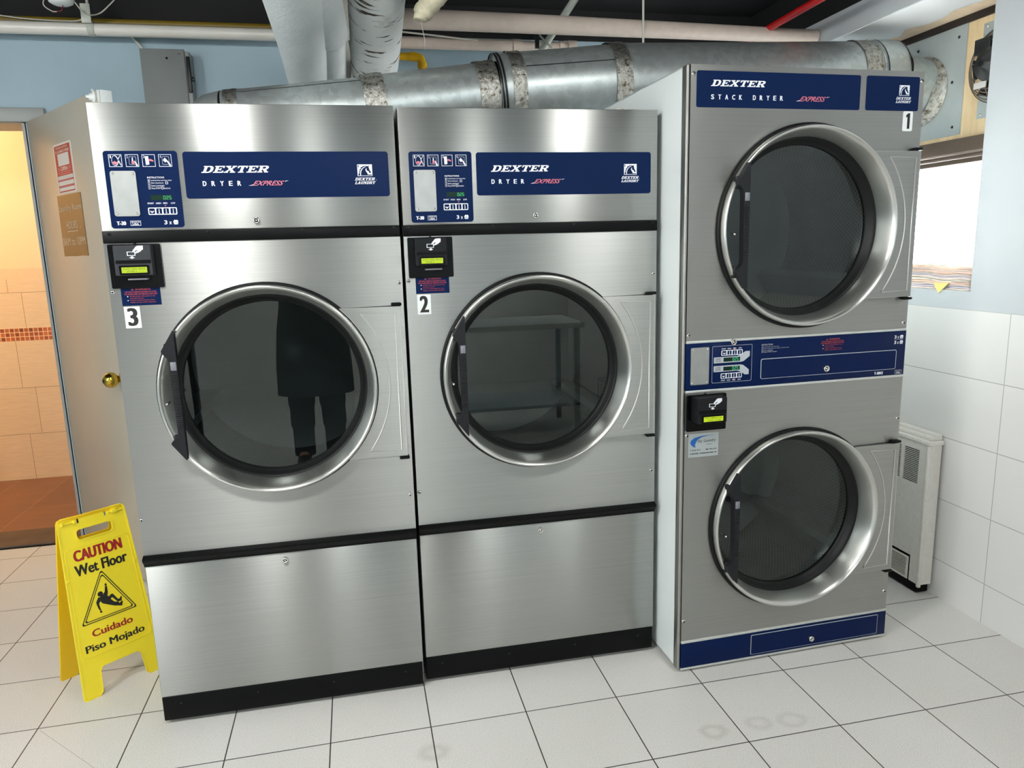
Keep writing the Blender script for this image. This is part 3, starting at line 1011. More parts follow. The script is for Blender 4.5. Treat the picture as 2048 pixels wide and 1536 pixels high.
# newspapers on the window sill
HUES = [((232, 216, 206), 'plain'), ((238, 202, 186), 'pinkish'), ((224, 218, 236), 'lilac'), ((244, 232, 216), 'cream'), ((228, 212, 202), 'greyish')]
pm = []
for i, (c, _) in enumerate(HUES):
    n = N('newsprint_%d' % i)
    n.set(Roughness=0.85)
    f = n.noise(n.coords((12, 12, 340)), 1.0, 3, 0.65)
    n.base(n.ramp(f, [(0.35, lin(tuple(v * 0.72 for v in c))), (0.52, lin(c)), (0.7, lin(tuple(min(255, v * 1.08) for v in c)))]))
    pm.append(n.m)
z = SZ
PAPER_N = 12
words_ = ['bottommost', 'second from the bottom', 'third from the bottom', 'fourth from the bottom', 'fifth from the bottom', 'sixth from the bottom',
          'sixth from the top', 'fifth from the top', 'fourth from the top', 'third from the top', 'second from the top', 'topmost']
for i in range(PAPER_N):
    th = random.uniform(0.006, 0.0095) if i < 9 else random.uniform(0.005, 0.008)
    y0 = 0.092 + random.uniform(-0.004, 0.010)
    y1 = 0.43 + random.uniform(-0.02, 0.03)
    x0 = 2.868 + random.uniform(-0.004, 0.012) + (0.01 if i > 8 else 0)
    x1 = 3.13
    ph, am = 1.3, 0.0022
    nx, ny = 2, 22
    V, F = [], []
    for s in (0, 1):
        for a in range(nx + 1):
            for b in range(ny + 1):
                xx = x0 + (x1 - x0) * a / nx + (0.003 * math.sin(b * 0.9 + ph) if a == 0 else 0)
                yy = y0 + (y1 - y0) * b / ny
                hump = 0.010 * math.exp(-((yy - 0.36) / 0.06) ** 2) * min(1.0, i / 5.0)
                w = am * math.sin(yy * 45 + ph) * min(1, i / 2) + hump
                V.append((xx, yy, z + w + s * th * 0.96))
    k = (nx + 1) * (ny + 1)
    for a in range(nx):
        for b in range(ny):
            q = a * (ny + 1) + b
            F.append((q, q + 1, q + ny + 2, q + ny + 1))
            F.append((k + q, k + q + ny + 1, k + q + ny + 2, k + q + 1))
    for b in range(ny):
        F.append((b, k + b, k + b + 1, b + 1))
        q = nx * (ny + 1) + b
        F.append((q, q + 1, k + q + 1, k + q))
    for a in range(nx):
        q = a * (ny + 1)
        F.append((q, q + ny + 1, k + q + ny + 1, k + q))
        q += ny
        F.append((q, k + q, k + q + ny + 1, q + ny + 1))
    mb = MB()
    mb.add(V, F, pm[(i * 2 + (1 if i > 8 else 0)) % 5], True)
    o = mb.obj('newspaper')
    tag(o, 'folded newspaper on the window sill, %s of the pile' % words_[i], 'newspaper', 'newspapers on the window sill')
    z += th
mb = MB()
V = [(2.862, 0.185, SZ + 0.0255), (2.862, 0.262, SZ + 0.024), (2.8535, 0.222, SZ - 0.014), (2.93, 0.185, SZ + 0.0262), (2.93, 0.262, SZ + 0.0262)]
n2 = [(x + 0.0012, y, zz + 0.0004) for x, y, zz in V]
mb.add(V + n2, [(0, 2, 1), (3, 0, 1, 4), (5, 6, 7), (8, 9, 6, 5), (0, 5, 7, 2), (2, 7, 6, 1)], plain('yellow_paper', (228, 212, 130), 0.7))
tag(mb.obj('paper_scrap'), 'yellow paper corner hanging out of the newspaper pile over the sill', 'paper')

# ------------------------------------------------------------------ radiator cover by the tiled wall
ht = thing('radiator_cover', 'chipped white metal radiator cover against the tiled wall', 'radiator', (0, 0, 0))
mb = MB()
HX0, HX1, HY0, HY1, HZ0, HZ1 = 2.79, 2.853, 0.135, 1.15, 0.045, 0.622
LV = (0.1815, 0.2625, 0.452, 0.595)


def slotted(mb, x, y0, z0, y1, z1, holes, mat):
    """upright sheet at x with rectangular holes (y0,z0,y1,z1)"""
    bmx = MB()
    loops = [[(y0, z0), (y1, z0), (y1, z1), (y0, z1)]] + [[(a, b), (c, b), (c, d), (a, d)] for a, b, c, d in holes]
    bmx.poly(loops, 0.0, 0.004, mat)
    # local (x->y, y->x, z)
    mb.add([(x + b, a, c) for a, b, c in bmx.v], [f[::-1] for f in bmx.f], mat)


holes = []
for g0, g1 in ((0.1815, 0.2625), (0.280, 0.361), (0.38, 0.46)):
    for i in range(19):
        zz = 0.455 + i * 0.1395 / 19
        holes.append((g0, zz, g1, zz + 0.0050))
slotted(mb, HX0, HY0, 0.152, HY1, HZ1, holes, M['heater'])
# foot of the front sheet, cut out around the lower grille
slotted(mb, HX0, HY0, HZ0, 0.188, 0.152, [], M['heater'])
slotted(mb, HX0, 0.42, HZ0, HY1, 0.152, [], M['heater'])
mb.box(HX0 + 0.001, HY0 - 0.001, HZ0 + 0.0, HX1 - 0.006, HY0 + 0.004, HZ1, M['heater'])
mb.box(HX0 - 0.002, HY0 - 0.0025, HZ0 - 0.012, HX0 + 0.012, HY0 + 0.012, HZ1, M['heater'], 0.004)
mb.box(HX0 + 0.02, HY0 + 0.02, HZ0 + 0.02, HX1, HY1, HZ1 - 0.01, M['black'])
mb.box(HX0 + 0.008, HY0 + 0.016, 0.006, HX1 - 0.004, HY1, 0.075, M['black'])
mb.obj('cover', ht)
mb = MB()
mb.box(HX0 - 0.004, HY0 - 0.006, 0.621, HX1 + 0.001, HY1, 0.640, M['heater'], 0.005)
mb.box(HX0 + 0.010, HY0 + 0.002, 0.638, HX1 + 0.001, HY1, 0.655, M['heater'], 0.006)
mb.box(HX0 + 0.030, HY0 + 0.006, 0.652, HX1 + 0.001, HY1, 0.664, M['heater'], 0.004)
mb.obj('top_ledge', ht)
mb = MB()
holes = []
for i in range(11):
    zz = 0.058 + i * 0.0073
    holes.append((0.202, zz, 0.284, zz + 0.0044))
    holes.append((0.300, zz, 0.382, zz + 0.0044))
slotted(mb, HX0 - 0.006, 0.192, 0.048, 0.395, 0.1435, holes, M['heater'])
mb.obj('lower_grille', ht)
# ================================================================== THE DRYERS
def screw(parent, x, y, z, r=0.0055, mat='chrome', name='screw'):
    mb = MB()
    mb.lathe([(0.0, -0.0034), (r * 0.55, -0.0030), (r * 0.9, -0.0016), (r, 0.0005)], M[mat], 16, (x, y, z))
    w = r * 0.16
    mb.box(x - r * 0.6, y - 0.0037, z - w, x + r * 0.6, y - 0.0026, z + w, M['dark_metal'])
    mb.box(x - w, y - 0.0037, z - r * 0.6, x + w, y - 0.0026, z + r * 0.6, M['dark_metal'])
    return mb.obj(name, parent)


def lock(parent, x, y, z, r=0.0085):
    mb = MB()
    mb.lathe([(0.0, -0.0095), (r * 0.28, -0.0095), (r * 0.30, -0.006), (r * 0.62, -0.006), (r * 0.66, -0.0105), (r * 0.92, -0.0098), (r, -0.007), (r * 1.05, 0.0)], M['chrome'], 24, (x, y, z))
    mb.lathe([(r * 0.32, -0.0064), (r * 0.62, -0.0064)], M['dark_metal'], 24, (x, y, z))
    return mb.obj('lock', parent)


def basket_icon(mb, x0, z0, x1, z1, y, mat):
    """laundry basket pictogram"""
    w, h = x1 - x0, z1 - z0
    P = lambda l: [(x0 + a * w, z0 + b * h) for a, b in l]
    holes = []
    for r_ in range(3):
        for c_ in range(4):
            ax = 0.20 + c_ * 0.165
            az = 0.10 + r_ * 0.17
            holes.append(P([(ax, az), (ax + 0.10, az), (ax + 0.10, az + 0.10), (ax, az + 0.10)]))
    mb.poly([P([(0.14, 0), (0.86, 0), (0.98, 0.62), (0.90, 0.62), (0.94, 0.82), (0.74, 0.96), (0.52, 0.86), (0.34, 1.0), (0.16, 0.84), (0.08, 0.62), (0.02, 0.62)])] + holes, y, None, mat)


def horse_logo(mb, x0, z0, x1, z1, y):
    """square emblem: horse head looking right"""
    w, h = x1 - x0, z1 - z0
    Q = lambda l: [(x0 + a * w, z1 - b * h) for a, b in l]
    # white field around the head, with the mane steps
    mb.poly([Q([(0, 0), (1, 0), (1, 1), (0, 1)]),
             Q([(0.035, 0.96), (0.965, 0.96), (0.965, 0.875), (0.72, 0.875), (0.70, 0.90), (0.66, 0.74), (0.58, 0.60), (0.55, 0.50), (0.555, 0.42), (0.60, 0.33), (0.64, 0.37), (0.61, 0.46), (0.645, 0.53), (0.72, 0.57), (0.78, 0.64), (0.80, 0.74), (0.84, 0.76), (0.90, 0.74), (0.915, 0.68), (0.85, 0.52), (0.80, 0.42), (0.82, 0.37), (0.77, 0.30), (0.775, 0.22), (0.80, 0.10), (0.70, 0.16), (0.55, 0.115), (0.42, 0.14), (0.30, 0.22), (0.20, 0.30), (0.26, 0.36), (0.09, 0.48), (0.20, 0.52), (0.07, 0.66), (0.16, 0.70), (0.06, 0.80), (0.06, 0.93)])], y, None, M['ink_white'])
    # inner white crest line of the neck
    a = [(0.17, 0.97), (0.17, 0.72), (0.22, 0.52), (0.32, 0.34), (0.46, 0.21), (0.60, 0.17)]
    b = [(0.58, 0.215), (0.49, 0.25), (0.37, 0.37), (0.28, 0.54), (0.23, 0.74), (0.23, 0.97)]
    mb.poly([Q(a + b)], y - 0.0002, None, M['ink_white'])
    mb.poly([Q([(0.04, 0.05), (0.10, 0.05), (0.10, 0.22), (0.05, 0.30)])], y - 0.0003, None, M['navy'])


def express(mb, x0, z0, x1, z1, y):
    """EXPRESS in slanting pink letters between two grey flashes"""
    w, h = x1 - x0, z1 - z0
    text(mb, 'EXPRESS', x0 + 0.10 * w, z0, x0 + 0.90 * w, z1, y, M['ink_pink'], 0.75, 0.012)
    mb.poly([[(x0, z0), (x0 + 0.10 * w, z0), (x0 + 0.13 * w, z0 + 0.3 * h)]], y, None, M['ink_grey'])
    mb.poly([[(x0 + 0.92 * w, z1), (x0 + 0.90 * w, z1 - 0.25 * h), (x1, z1)]], y, None, M['ink_grey'])


HAND = [(1.0, 1.0), (0.52, 1.0), (0.36, 0.90), (0.18, 0.62), (0.02, 0.36), (0.0, 0.12), (0.16, 0.14), (0.30, 0.36), (0.46, 0.52), (0.40, 0.30), (0.16, 0.02), (0.34, 0.0), (0.46, 0.10), (0.54, 0.06), (0.62, 0.20), (0.74, 0.22), (0.80, 0.36), (0.98, 0.50)]


def hand_card_icon(mb, x0, z0, x1, z1, y, mat):
    """hand holding a card above a down arrow"""
    w, h = x1 - x0, z1 - z0
    P = lambda l: [(x0 + a * w, z0 + b * h) for a, b in l]
    mb.poly([P([(0.34 + a * 0.66, 0.42 + b * 0.58) for a, b in HAND])], y, None, mat)
    mb.poly([P([(0, 0.24), (0.50, 0.24), (0.50, 0.56), (0, 0.56)]), P([(0.05, 0.28), (0.45, 0.28), (0.45, 0.52), (0.05, 0.52)])], y, None, mat)
    mb.poly([P([(0.10, 0.10), (0.28, 0.0), (0.46, 0.10), (0.34, 0.12), (0.36, 0.20), (0.20, 0.20), (0.22, 0.12)])], y, None, mat)


def keypad(mb, x0, z0, x1, z1, y, lit=False, down=False):
    """white field with four navy keys: start mark and three thermometers"""
    w, h = x1 - x0, z1 - z0
    mb.poly([rrect(x0, z0, x1, z1, h * 0.16)], y, None, M['ink_white'])
    for k in range(4):
        a = x0 + w * (0.035 + 0.245 * k)
        b = a + w * 0.195
        mb.poly([rrect(a, z0 + h * 0.12, b, z1 - h * 0.12, h * 0.1)], y - 0.0003, None, M['navy'])
        cx, hw = (a + b) / 2, (b - a) / 2
        if k == 0:
            mb.poly([[(cx - hw * .75, z0 + h * .5), (cx, z0 + h * .22), (cx + hw * .75, z0 + h * .5), (cx + hw * .4, z0 + h * .56), (cx, z0 + h * .42), (cx - hw * .4, z0 + h * .56)]], y - 0.0006, None, M['ink_white'])
        else:
            mb.poly([[(cx - hw * .13, z0 + h * .32), (cx - hw * .3, z0 + h * .2), (cx + hw * .3, z0 + h * .2), (cx + hw * .13, z0 + h * .32), (cx + hw * .13, z1 - h * .22), (cx - hw * .13, z1 - h * .22)]], y - 0.0006, None, M['ink_white'])


SEG = {'0': 'abcdef', '2': 'abged', '5': 'afgcd'}


def digits(mb, s, x0, z0, x1, z1, y, mat):
    n = len(s)
    w = (x1 - x0) / n
    h = z1 - z0
    t = h * 0.105
    for i, ch in enumerate(s):
        a, b = x0 + i * w + w * 0.12, x0 + (i + 1) * w - w * 0.16
        R_ = {'a': (a, z1 - t, b, z1), 'd': (a, z0, b, z0 + t), 'g': (a, (z0 + z1 - t) / 2, b, (z0 + z1 + t) / 2),
              'f': (a, (z0 + z1) / 2, a + t, z1), 'e': (a, z0, a + t, (z0 + z1) / 2), 'b': (b - t, (z0 + z1) / 2, b, z1), 'c': (b - t, z0, b, (z0 + z1) / 2)}
        for q in SEG[ch]:
            p = R_[q]
            mb.poly([[(p[0], p[1]), (p[2], p[1]), (p[2], p[3]), (p[0], p[3])]], y, None, mat)


INSTR = ['Load laundry and close door', 'Select temperature', 'Insert coins/card', 'Press START button']


def warning_text(mb, x0, z0, x1, z1, y):
    """red warning: triangle, heading, two lines, two bulleted notes"""
    w, h = x1 - x0, z1 - z0
    X = lambda a: x0 + a * w
    Z = lambda b: z0 + b * h
    mb.poly([[(X(.22), Z(.86)), (X(.30), Z(.86)), (X(.26), Z(.99))], [(X(.25), Z(.88)), (X(.27), Z(.88)), (X(.263), Z(.94)), (X(.257), Z(.94))]], y, None, M['ink_red'])
    text(mb, 'WARNING', X(.34), Z(.86), X(.80), Z(.98), y, M['ink_red'], 0, .01)
    text(mb, 'USE ONLY FABRICS WASHED IN WATER', X(.03), Z(.70), X(.97), Z(.79), y, M['ink_red'], 0, .006)
    text(mb, 'TO AVOID RISK OF FIRE DO NOT DRY', X(.0), Z(.55), X(1.0), Z(.65), y, M['ink_red'], 0, .006)
    text(mb, 'Articles soiled with grease or any', X(.16), Z(.405), X(.92), Z(.495), y, M['ink_red'])
    text(mb, 'cleaning solvents', X(.16), Z(.275), X(.58), Z(.36), y, M['ink_red'])
    text(mb, 'Articles containing plastic foam', X(.16), Z(.145), X(.90), Z(.225), y, M['ink_red'])
    text(mb, 'rubber or any similar materials', X(.16), Z(.0), X(.92), Z(.09), y, M['ink_red'])
    for b in (.45, .185):
        mb.poly([circle(X(.10), Z(b), h * 0.035, 12)], y, None, M['ink_white'])


def rbox(mb, x0, z0, x1, z1, r, yf, yb, mat):
    mb.poly([rrect(x0, z0, x1, z1, r)], yf, yb, mat)


def make_door(parent, cx, cz, yf=0.0, steel='steel', px=0.385):
    """porthole door hinged on the right: rim > gaskets, glass, handle, hinge plate"""
    c = (cx, yf, cz)
    mb = MB()
    mb.lathe([(0.3045, 0.0), (0.3050, -0.030), (0.3035, -0.0345), (0.3005, -0.0362), (0.2975, -0.0355), (0.2905, -0.0225), (0.2835, -0.003), (0.2785, 0.016),
              (0.2765, 0.028), (0.2765, 0.034), (0.2785, 0.036), (0.300, -0.010), (0.3045, 0.0)], M['steel_rim'], 96, c)
    rim = mb.obj('door', parent)
    rim['label'] = 'round brushed steel porthole door'
    mb = MB()
    mb.lathe([(0.3035, 0.001), (0.3125, 0.001), (0.3135, -0.004), (0.3115, -0.0105), (0.3055, -0.0125), (0.3035, -0.010)], M['rubber'], 96, c)
    mb.obj('outer_gasket', rim)
    mb = MB()
    mb.lathe([(0.2800, 0.030), (0.2770, 0.030), (0.2735, 0.031), (0.2690, 0.036), (0.2640, 0.045), (0.2585, 0.051), (0.2545, 0.055), (0.2540, 0.064), (0.2800, 0.070), (0.2800, 0.030)], M['rubber'], 96, c)
    mb.obj('glass_gasket', rim)
    mb = MB()
    mb.lathe([(0.0, 0.0590), (0.262, 0.0590)], M['glass'], 96, c, smooth=False)
    mb.obj('door_glass', rim)
    # handle
    hl = [(-0.240, 0.191), (-0.2745, 0.136), (-0.2745, 0.131), (-0.260, 0.112), (-0.2575, 0.095), (-0.2545, -0.090), (-0.256, -0.104), (-0.2745, -0.125), (-0.2750, -0.130), (-0.2405, -0.178), (-0.2375, -0.178), (-0.2375, 0.191)]
    hp = [(cx + a, cz + b) for a, b in hl][::-1]
    mb = MB()
    mb.poly([hp], yf - 0.0600, yf - 0.0365, M['plastic'])
    hd = mb.obj('handle', rim)
    bv = hd.modifiers.new('bevel', 'BEVEL')
    bv.width = 0.0025
    bv.segments = 2
    bv.limit_method = 'ANGLE'
    mb = MB()
    n_r = 26
    for i in range(n_r):
        z0 = cz - 0.085 + i * 0.158 / n_r
        mb.box(cx - 0.2535, yf - 0.0622, z0, cx - 0.2395, yf - 0.0595, z0 + 0.0036, M['plastic'], 0.0008, 1)
    rb = mb.obj('grip_ribs', rim)
    mb = MB()
    mb.box(cx - 0.2545, yf - 0.0615, cz + 0.080, cx - 0.2390, yf - 0.0598, cz + 0.104, M['plastic_grey'], 0.001, 1)
    mb.obj('grip_insert', rim)
    for sz in (0.135, -0.128):
        mb = MB()
        mb.box(cx - 0.272, yf - 0.040, cz + sz - 0.018, cx - 0.243, yf - 0.020, cz + sz + 0.018, M['plastic'], 0.003)
        mb.obj('handle_post', rim)
    mb = MB()
    mb.lathe([(0.0, -0.052), (0.004, -0.051), (0.0045, -0.045), (0.0028, -0.044), (0.0028, -0.020)], M['chrome'], 14, (cx - 0.277, yf, cz - 0.015))
    mb.obj('latch_pin', rim)
    # hinge plate with its embossed border
    P = []
    for i in range(25):
        a = math.radians(47.5 - 95 * i / 24)
        P.append((cx + 0.309 * math.cos(a), cz + 0.309 * math.sin(a)))
    P += [(cx + px, cz - 0.228), (cx + px, cz + 0.228)]
    mb = MB()
    mb.poly([P[::-1]], yf - 0.0205, yf - 0.0015, M[steel])
    hg = mb.obj('hinge_plate', rim)
    bv = hg.modifiers.new('bevel', 'BEVEL')
    bv.width = 0.002
    bv.segments = 2
    bv.limit_method = 'ANGLE'
    bv.angle_limit = math.radians(60)
    mb = MB()
    L = []
    for i in range(25):
        a = math.radians(38 - 76 * i / 24)
        L.append((cx + 0.342 * math.cos(a), yf - 0.0205, cz + 0.342 * math.sin(a)))
    L += [(cx + px - 0.016, yf - 0.0205, cz - 0.208), (cx + px - 0.016, yf - 0.0205, cz + 0.208)]
    L = [(x, y, z) for x, y, z in L] + [L[0]]
    mb.tube(L, 0.0024, M['steel_highlight'], 8, caps=False)  # raised border, its highlight set by the paler steel
    mb.obj('embossed_border', rim)
    mb = MB()
    E3 = [(a, yf - 0.0198, b) for a, b in P]
    mb.tube(E3 + [E3[0]], 0.0012, M['steel_highlight'], 6, caps=False)  # bright tube drawn as the highlight along the plate edge
    mb.obj('plate_highlight', rim)
    mb = MB()
    Q = []
    for i in range(25):
        a = math.radians(47.5 - 95 * i / 24)
        Q.append((cx + 0.309 * math.cos(a), cz + 0.309 * math.sin(a)))
    Q += [(cx + px + 0.0022, cz - 0.2302), (cx + px + 0.0022, cz + 0.2302)]
    mb.poly([Q[::-1]], yf - 0.0016, yf - 0.0001, M['black'])  # black sheet drawn as the shadow gap around the plate
    mb.obj('plate_shadow', rim)
    for s in (1, -1):
        zc = cz + s * 0.2345
        mb = MB()
        mb.box(cx + px - 0.024, yf - 0.024, zc - 0.0045, cx + px + 0.006, yf - 0.001, zc + 0.0045, M['black'], 0.003)
        mb.obj('hinge_pin', rim)
    return rim


def make_drum(parent, cx, cz, yf, depth=0.72, R_=0.37):
    c = (cx, yf, cz)
    mb = MB()
    mb.lathe([(0.285, 0.085), (R_, 0.088)], M['grey_paint'], 64, c)
    mb.lathe([(R_, 0.088), (R_, depth)], M['drum'], 64, c, uv=True)
    mb.lathe([(R_, depth), (R_ - 0.03, depth + 0.012), (0.06, depth + 0.012), (0.05, depth), (0.0, depth)], M['tin'], 64, c)
    dr = mb.obj('drum', parent)
    for k, a in enumerate((0.62, 0.62 + 2 * PI / 3, 0.62 + 4 * PI / 3)):
        a = -a
        mb = MB()
        ca, sa = math.cos(a), math.sin(a)
        P = [(-0.045, R_ + 0.001), (0.045, R_ + 0.001), (0.012, R_ - 0.085), (-0.012, R_ - 0.085)]
        V = []
        for yy in (0.10, depth - 0.01):
            for q, rr in P:
                V.append((cx + rr * ca - q * sa, yf + yy, cz + rr * sa + q * ca))
        mb.add(V, [(0, 1, 2, 3), (7, 6, 5, 4), (0, 4, 5, 1), (1, 5, 6, 2), (2, 6, 7, 3), (3, 7, 4, 0)], M['tin'])
        mb.obj('drum_lifter', dr)
    return dr


def shell(parent, W_, z0, z1, y0, depth, mat, x0=0.0, open_r=None):
    """cabinet sides, top and back"""
    mb = MB()
    t = 0.004
    mb.box(x0, y0, z0, x0 + t, depth, z1, M[mat])
    mb.box(W_ - t, y0, z0, W_, depth, z1, M[mat])
    mb.box(x0, y0, z1 - t, W_, depth, z1, M[mat])
    mb.box(x0, depth - t, z0, W_, depth, z1, M[mat])
    mb.box(x0, y0, z0, W_, depth, z0 + t, M[mat])
    return mb.obj('cabinet', parent)


def card_reader(parent, x0, x1, z0, z1, y, lines, tilt=None, mat='reader', num=''):
    """black plate with a card reader head: pictogram, slot and small lit screen"""
    mb = MB()
    rbox(mb, x0, z0, x1, z1, 0.004, y - 0.006, y, M['black_gloss'])
    pl = mb.obj('card_reader', parent)
    pl['label'] = 'black card reader with a lit yellow-green screen'
    return pl


def reader_head(pl, X0, X1, Z0, Z1, yb, yf, lines, mat, dz=0.0, lip=True):
    """X0..Z1: front face of the head, leaning slightly"""
    w, h = X1 - X0, Z1 - Z0
    X = lambda a: X0 + a * w
    Z = lambda b: Z0 + b * h
    mb = MB()
    # wedge: the upper half leans back, the lower half is upright
    V = [(X(0), yb, Z(0)), (X(1), yb, Z(0)), (X(1), yb, Z(1)), (X(0), yb, Z(1)),
         (X(0.02), yf, Z(0.02)), (X(0.98), yf, Z(0.02)), (X(0.98), yf, Z(0.98)), (X(0.02), yf, Z(0.98))]
    mb.add(V, [(4, 5, 6, 7), (0, 4, 7, 3), (5, 1, 2, 6), (7, 6, 2, 3), (0, 1, 5, 4)], M[mat])
    hd = mb.obj('reader_head', pl)
    bv = hd.modifiers.new('bevel', 'BEVEL')
    bv.width = 0.002
    bv.segments = 2
    mb = MB()
    mb.poly([[(X(.06), Z(.40)), (X(.96), Z(.40)), (X(.96), Z(.51)), (X(.06), Z(.51))]], yf - 0.0012, yf + 0.001, M['black'])
    mb.obj('card_slot', pl)
    mb = MB()
    rbox(mb, X(.13), Z(.04), X(.90), Z(.345), 0.003, yf - 0.002, yf + 0.001, M['black_gloss'])
    mb.obj('screen_bezel', pl)
    mb = MB()
    sx0, sx1, sz0, sz1 = X(.19), X(.845), Z(.10), Z(.285)
    mb.poly([[(sx0, sz0), (sx1, sz0), (sx1, sz1), (sx0, sz1)]], yf - 0.0024, None, M['lcd'])
    sw, sh = sx1 - sx0, sz1 - sz0
    for i, s in enumerate(lines):
        n = len(s)
        a = sx0 + sw * (0.07 if i == 0 else 0.20)
        b = sx1 - sw * 0.07 if i == 0 else a + sw * min(0.86, 0.86 * n / max(1, len(lines[0])))
        text(mb, s, a, sz0 + sh * (0.56 - 0.45 * i), b, sz0 + sh * (0.86 - 0.45 * i), yf - 0.0026, M['lcd_ink'], 0, 0.012, 1.15)
    mb.obj('screen', pl)
    mb = MB()
    hand_card_icon(mb, X(.37), Z(.55), X(.80), Z(.965), yf - 0.0006, M['ink_white'])
    mb.obj('pictogram', pl)
    if lip:
        mb = MB()
        mb.box(X(.30), yf + 0.004, Z(-.135), X(.82), yb, Z(-.085), M['plastic_grey'], 0.002)
        mb.obj('card_lip', pl)
    return hd


def make_dryer(name, label, num, lcd, loc, mat, lean=0.0):
    t = thing(name, label, 'dryer', loc, group='single dryers')
    W_ = 0.8
    cx, cz = 0.403, 1.031
    shell(t, W_, 0.0134, 1.8245, 0.012, 1.12, 'grey_paint')
    mb = MB()
    mb.box(0, 0, 1.493, W_, 0.012, 1.8265, M['steel'], 0.0022)
    up = mb.obj('upper_panel', t)
    lock(up, 0.403, 0, 1.5155)
    mb = MB()
    mb.box(0.001, -0.004, 1.4615, 0.800, 0.012, 1.493, M['black'], 0.0015)
    tr = mb.obj('upper_trim', t)
    for x in (0.018, 0.270, 0.526, 0.783):
        screw(tr, x, -0.004, 1.4865, 0.0042, 'dark_metal')
    mb = MB()
    mb.poly([[(0, 0.553), (W_, 0.553), (W_, 1.4612), (0, 1.4612)], circle(cx, cz, 0.298, 96)], 0.0, 0.012, M['steel'])
    fp = mb.obj('front_panel', t)
    for x, z in ((0.009, 1.330), (0.0075, 0.667), (0.790, 1.327), (0.788, 0.669)):
        screw(fp, x, 0.0, z, 0.0062)
    mb = MB()
    bm_ = [(0.0, 0.5225), (-0.004, 0.5225), (-0.006, 0.530), (-0.018, 0.545), (-0.0175, 0.551), (-0.004, 0.557), (0.0, 0.557)]
    for a, b in ((0, W_),):
        V = [(a, y, z) for y, z in bm_] + [(b, y, z) for y, z in bm_]
        n = len(bm_)
        F = [(i, i + 1, n + i + 1, n + i)[::-1] for i in range(n - 1)] + [tuple(range(n)), tuple(range(2 * n - 1, n - 1, -1))]
        mb.add(V, F, M['black'])
    mb.box(0, 0.0, 0.5225, W_, 0.012, 0.553, M['black'])
    mb.obj('lower_trim', t)
    mb = MB()
    mb.box(0, 0, 0.0938, W_, 0.012, 0.5222, M['steel'], 0.0022)
    lp = mb.obj('lower_panel', t)
    lock(lp, 0.398, 0, 0.4995)
    mb = MB()
    mb.box(0.0, 0.0, 0.0134, W_ - 0.003, 0.02, 0.0935, M['black'], 0.0025)
    kp = mb.obj('kick_plate', t)
    for x in (0.054, 0.281, 0.513, 0.742):
        screw(kp, x, 0.0, 0.067, 0.0036, 'dark_metal')
    for x, y in ((0.06, 0.05), (0.74, 0.05), (0.06, 1.05), (0.74, 1.05)):
        mb = MB()
        mb.lathe([(0.0, 0.0), (0.024, 0.0), (0.026, 0.006), (0.012, 0.009), (0.010, 0.0145)], M['dark_metal'], 16, (x, y, 0.0), 'z')
        mb.obj('foot', t)
    # control panel decal
    mb = MB()
    rbox(mb, 0.0268, 1.5005, 0.2125, 1.7032, 0.008, -0.0008, 0.0, M['navy'])
    cp = mb.obj('control_panel', t)
    mb = MB()
    y = -0.0011
    for k, x in enumerate((0.0400, 0.0815, 0.1230, 0.1645)):
        mb.frame(x, 1.662, x + 0.0325, 1.694, 0.0011, y, None, M['ink_white'])
        text(mb, str(k + 1), x + 0.0035, 1.6845, x + 0.0065, 1.6915, y, M['ink_white'])
        if k:
            if k != 2:
                fr = rrect(x + 0.0085, 1.6675, x + 0.0265, 1.6885, 0.002, 3)
                ir = rrect(x + 0.0093, 1.6683, x + 0.0257, 1.6877, 0.0017, 3)
                mb.poly([fr, ir], y, None, M['ink_grey'])
    x = 0.0400
    mb.poly([[(x + 0.0155 + 0.0085 * math.cos(q * PI / 16), 1.678 + 0.0135 * math.sin(q * PI / 16)) for q in range(32)], [(x + 0.0148 + 0.0070 * math.cos(q * PI / 16), 1.678 + 0.0122 * math.sin(q * PI / 16)) for q in range(32)]], y, None, M['ink_white'])
    mb.poly([[(x + 0.022, 1.682), (x + 0.029, 1.692), (x + 0.0305, 1.6915), (x + 0.0245, 1.681), (x + 0.031, 1.666), (x + 0.029, 1.665), (x + 0.0215, 1.678)]], y, None, M['ink_grey'])
    mb.poly([[(x + 0.009, 1.674), (x + 0.014, 1.677), (x + 0.020, 1.674), (x + 0.024, 1.671), (x + 0.018, 1.668), (x + 0.012, 1.669)]], y - 0.0002, None, M['ink_pink'])
    x = 0.0815
    mb.poly([[(x + 0.0155, 1.676), (x + 0.0165, 1.686), (x + 0.0185, 1.686), (x + 0.0190, 1.676)]], y, None, M['ink_white'])
    mb.poly([[(x + 0.0150, 1.677), (x + 0.0200, 1.678), (x + 0.0225, 1.670), (x + 0.0145, 1.6695)]], y - 0.0002, None, M['ink_pink'])
    mb.poly([[(x + 0.0215, 1.677), (x + 0.0235, 1.677), (x + 0.0290, 1.668), (x + 0.0300, 1.664), (x + 0.0255, 1.664), (x + 0.0245, 1.669)]], y - 0.0003, None, M['ink_white'])
    x = 0.1230
    mb.poly([[(x + 0.0075, 1.689), (x + 0.016, 1.6895), (x + 0.0172, 1.668), (x + 0.0085, 1.6665)]], y, None, M['ink_white'])
    mb.poly([[(x + 0.016, 1.681), (x + 0.022, 1.682), (x + 0.0285, 1.678), (x + 0.028, 1.675), (x + 0.020, 1.677), (x + 0.016, 1.677)]], y - 0.0002, None, M['ink_pink'])
    x = 0.1645
    mb.poly([[(x + 0.0105, 1.679), (x + 0.0155, 1.685), (x + 0.0215, 1.679), (x + 0.0165, 1.6725)]], y, None, M['ink_white'])
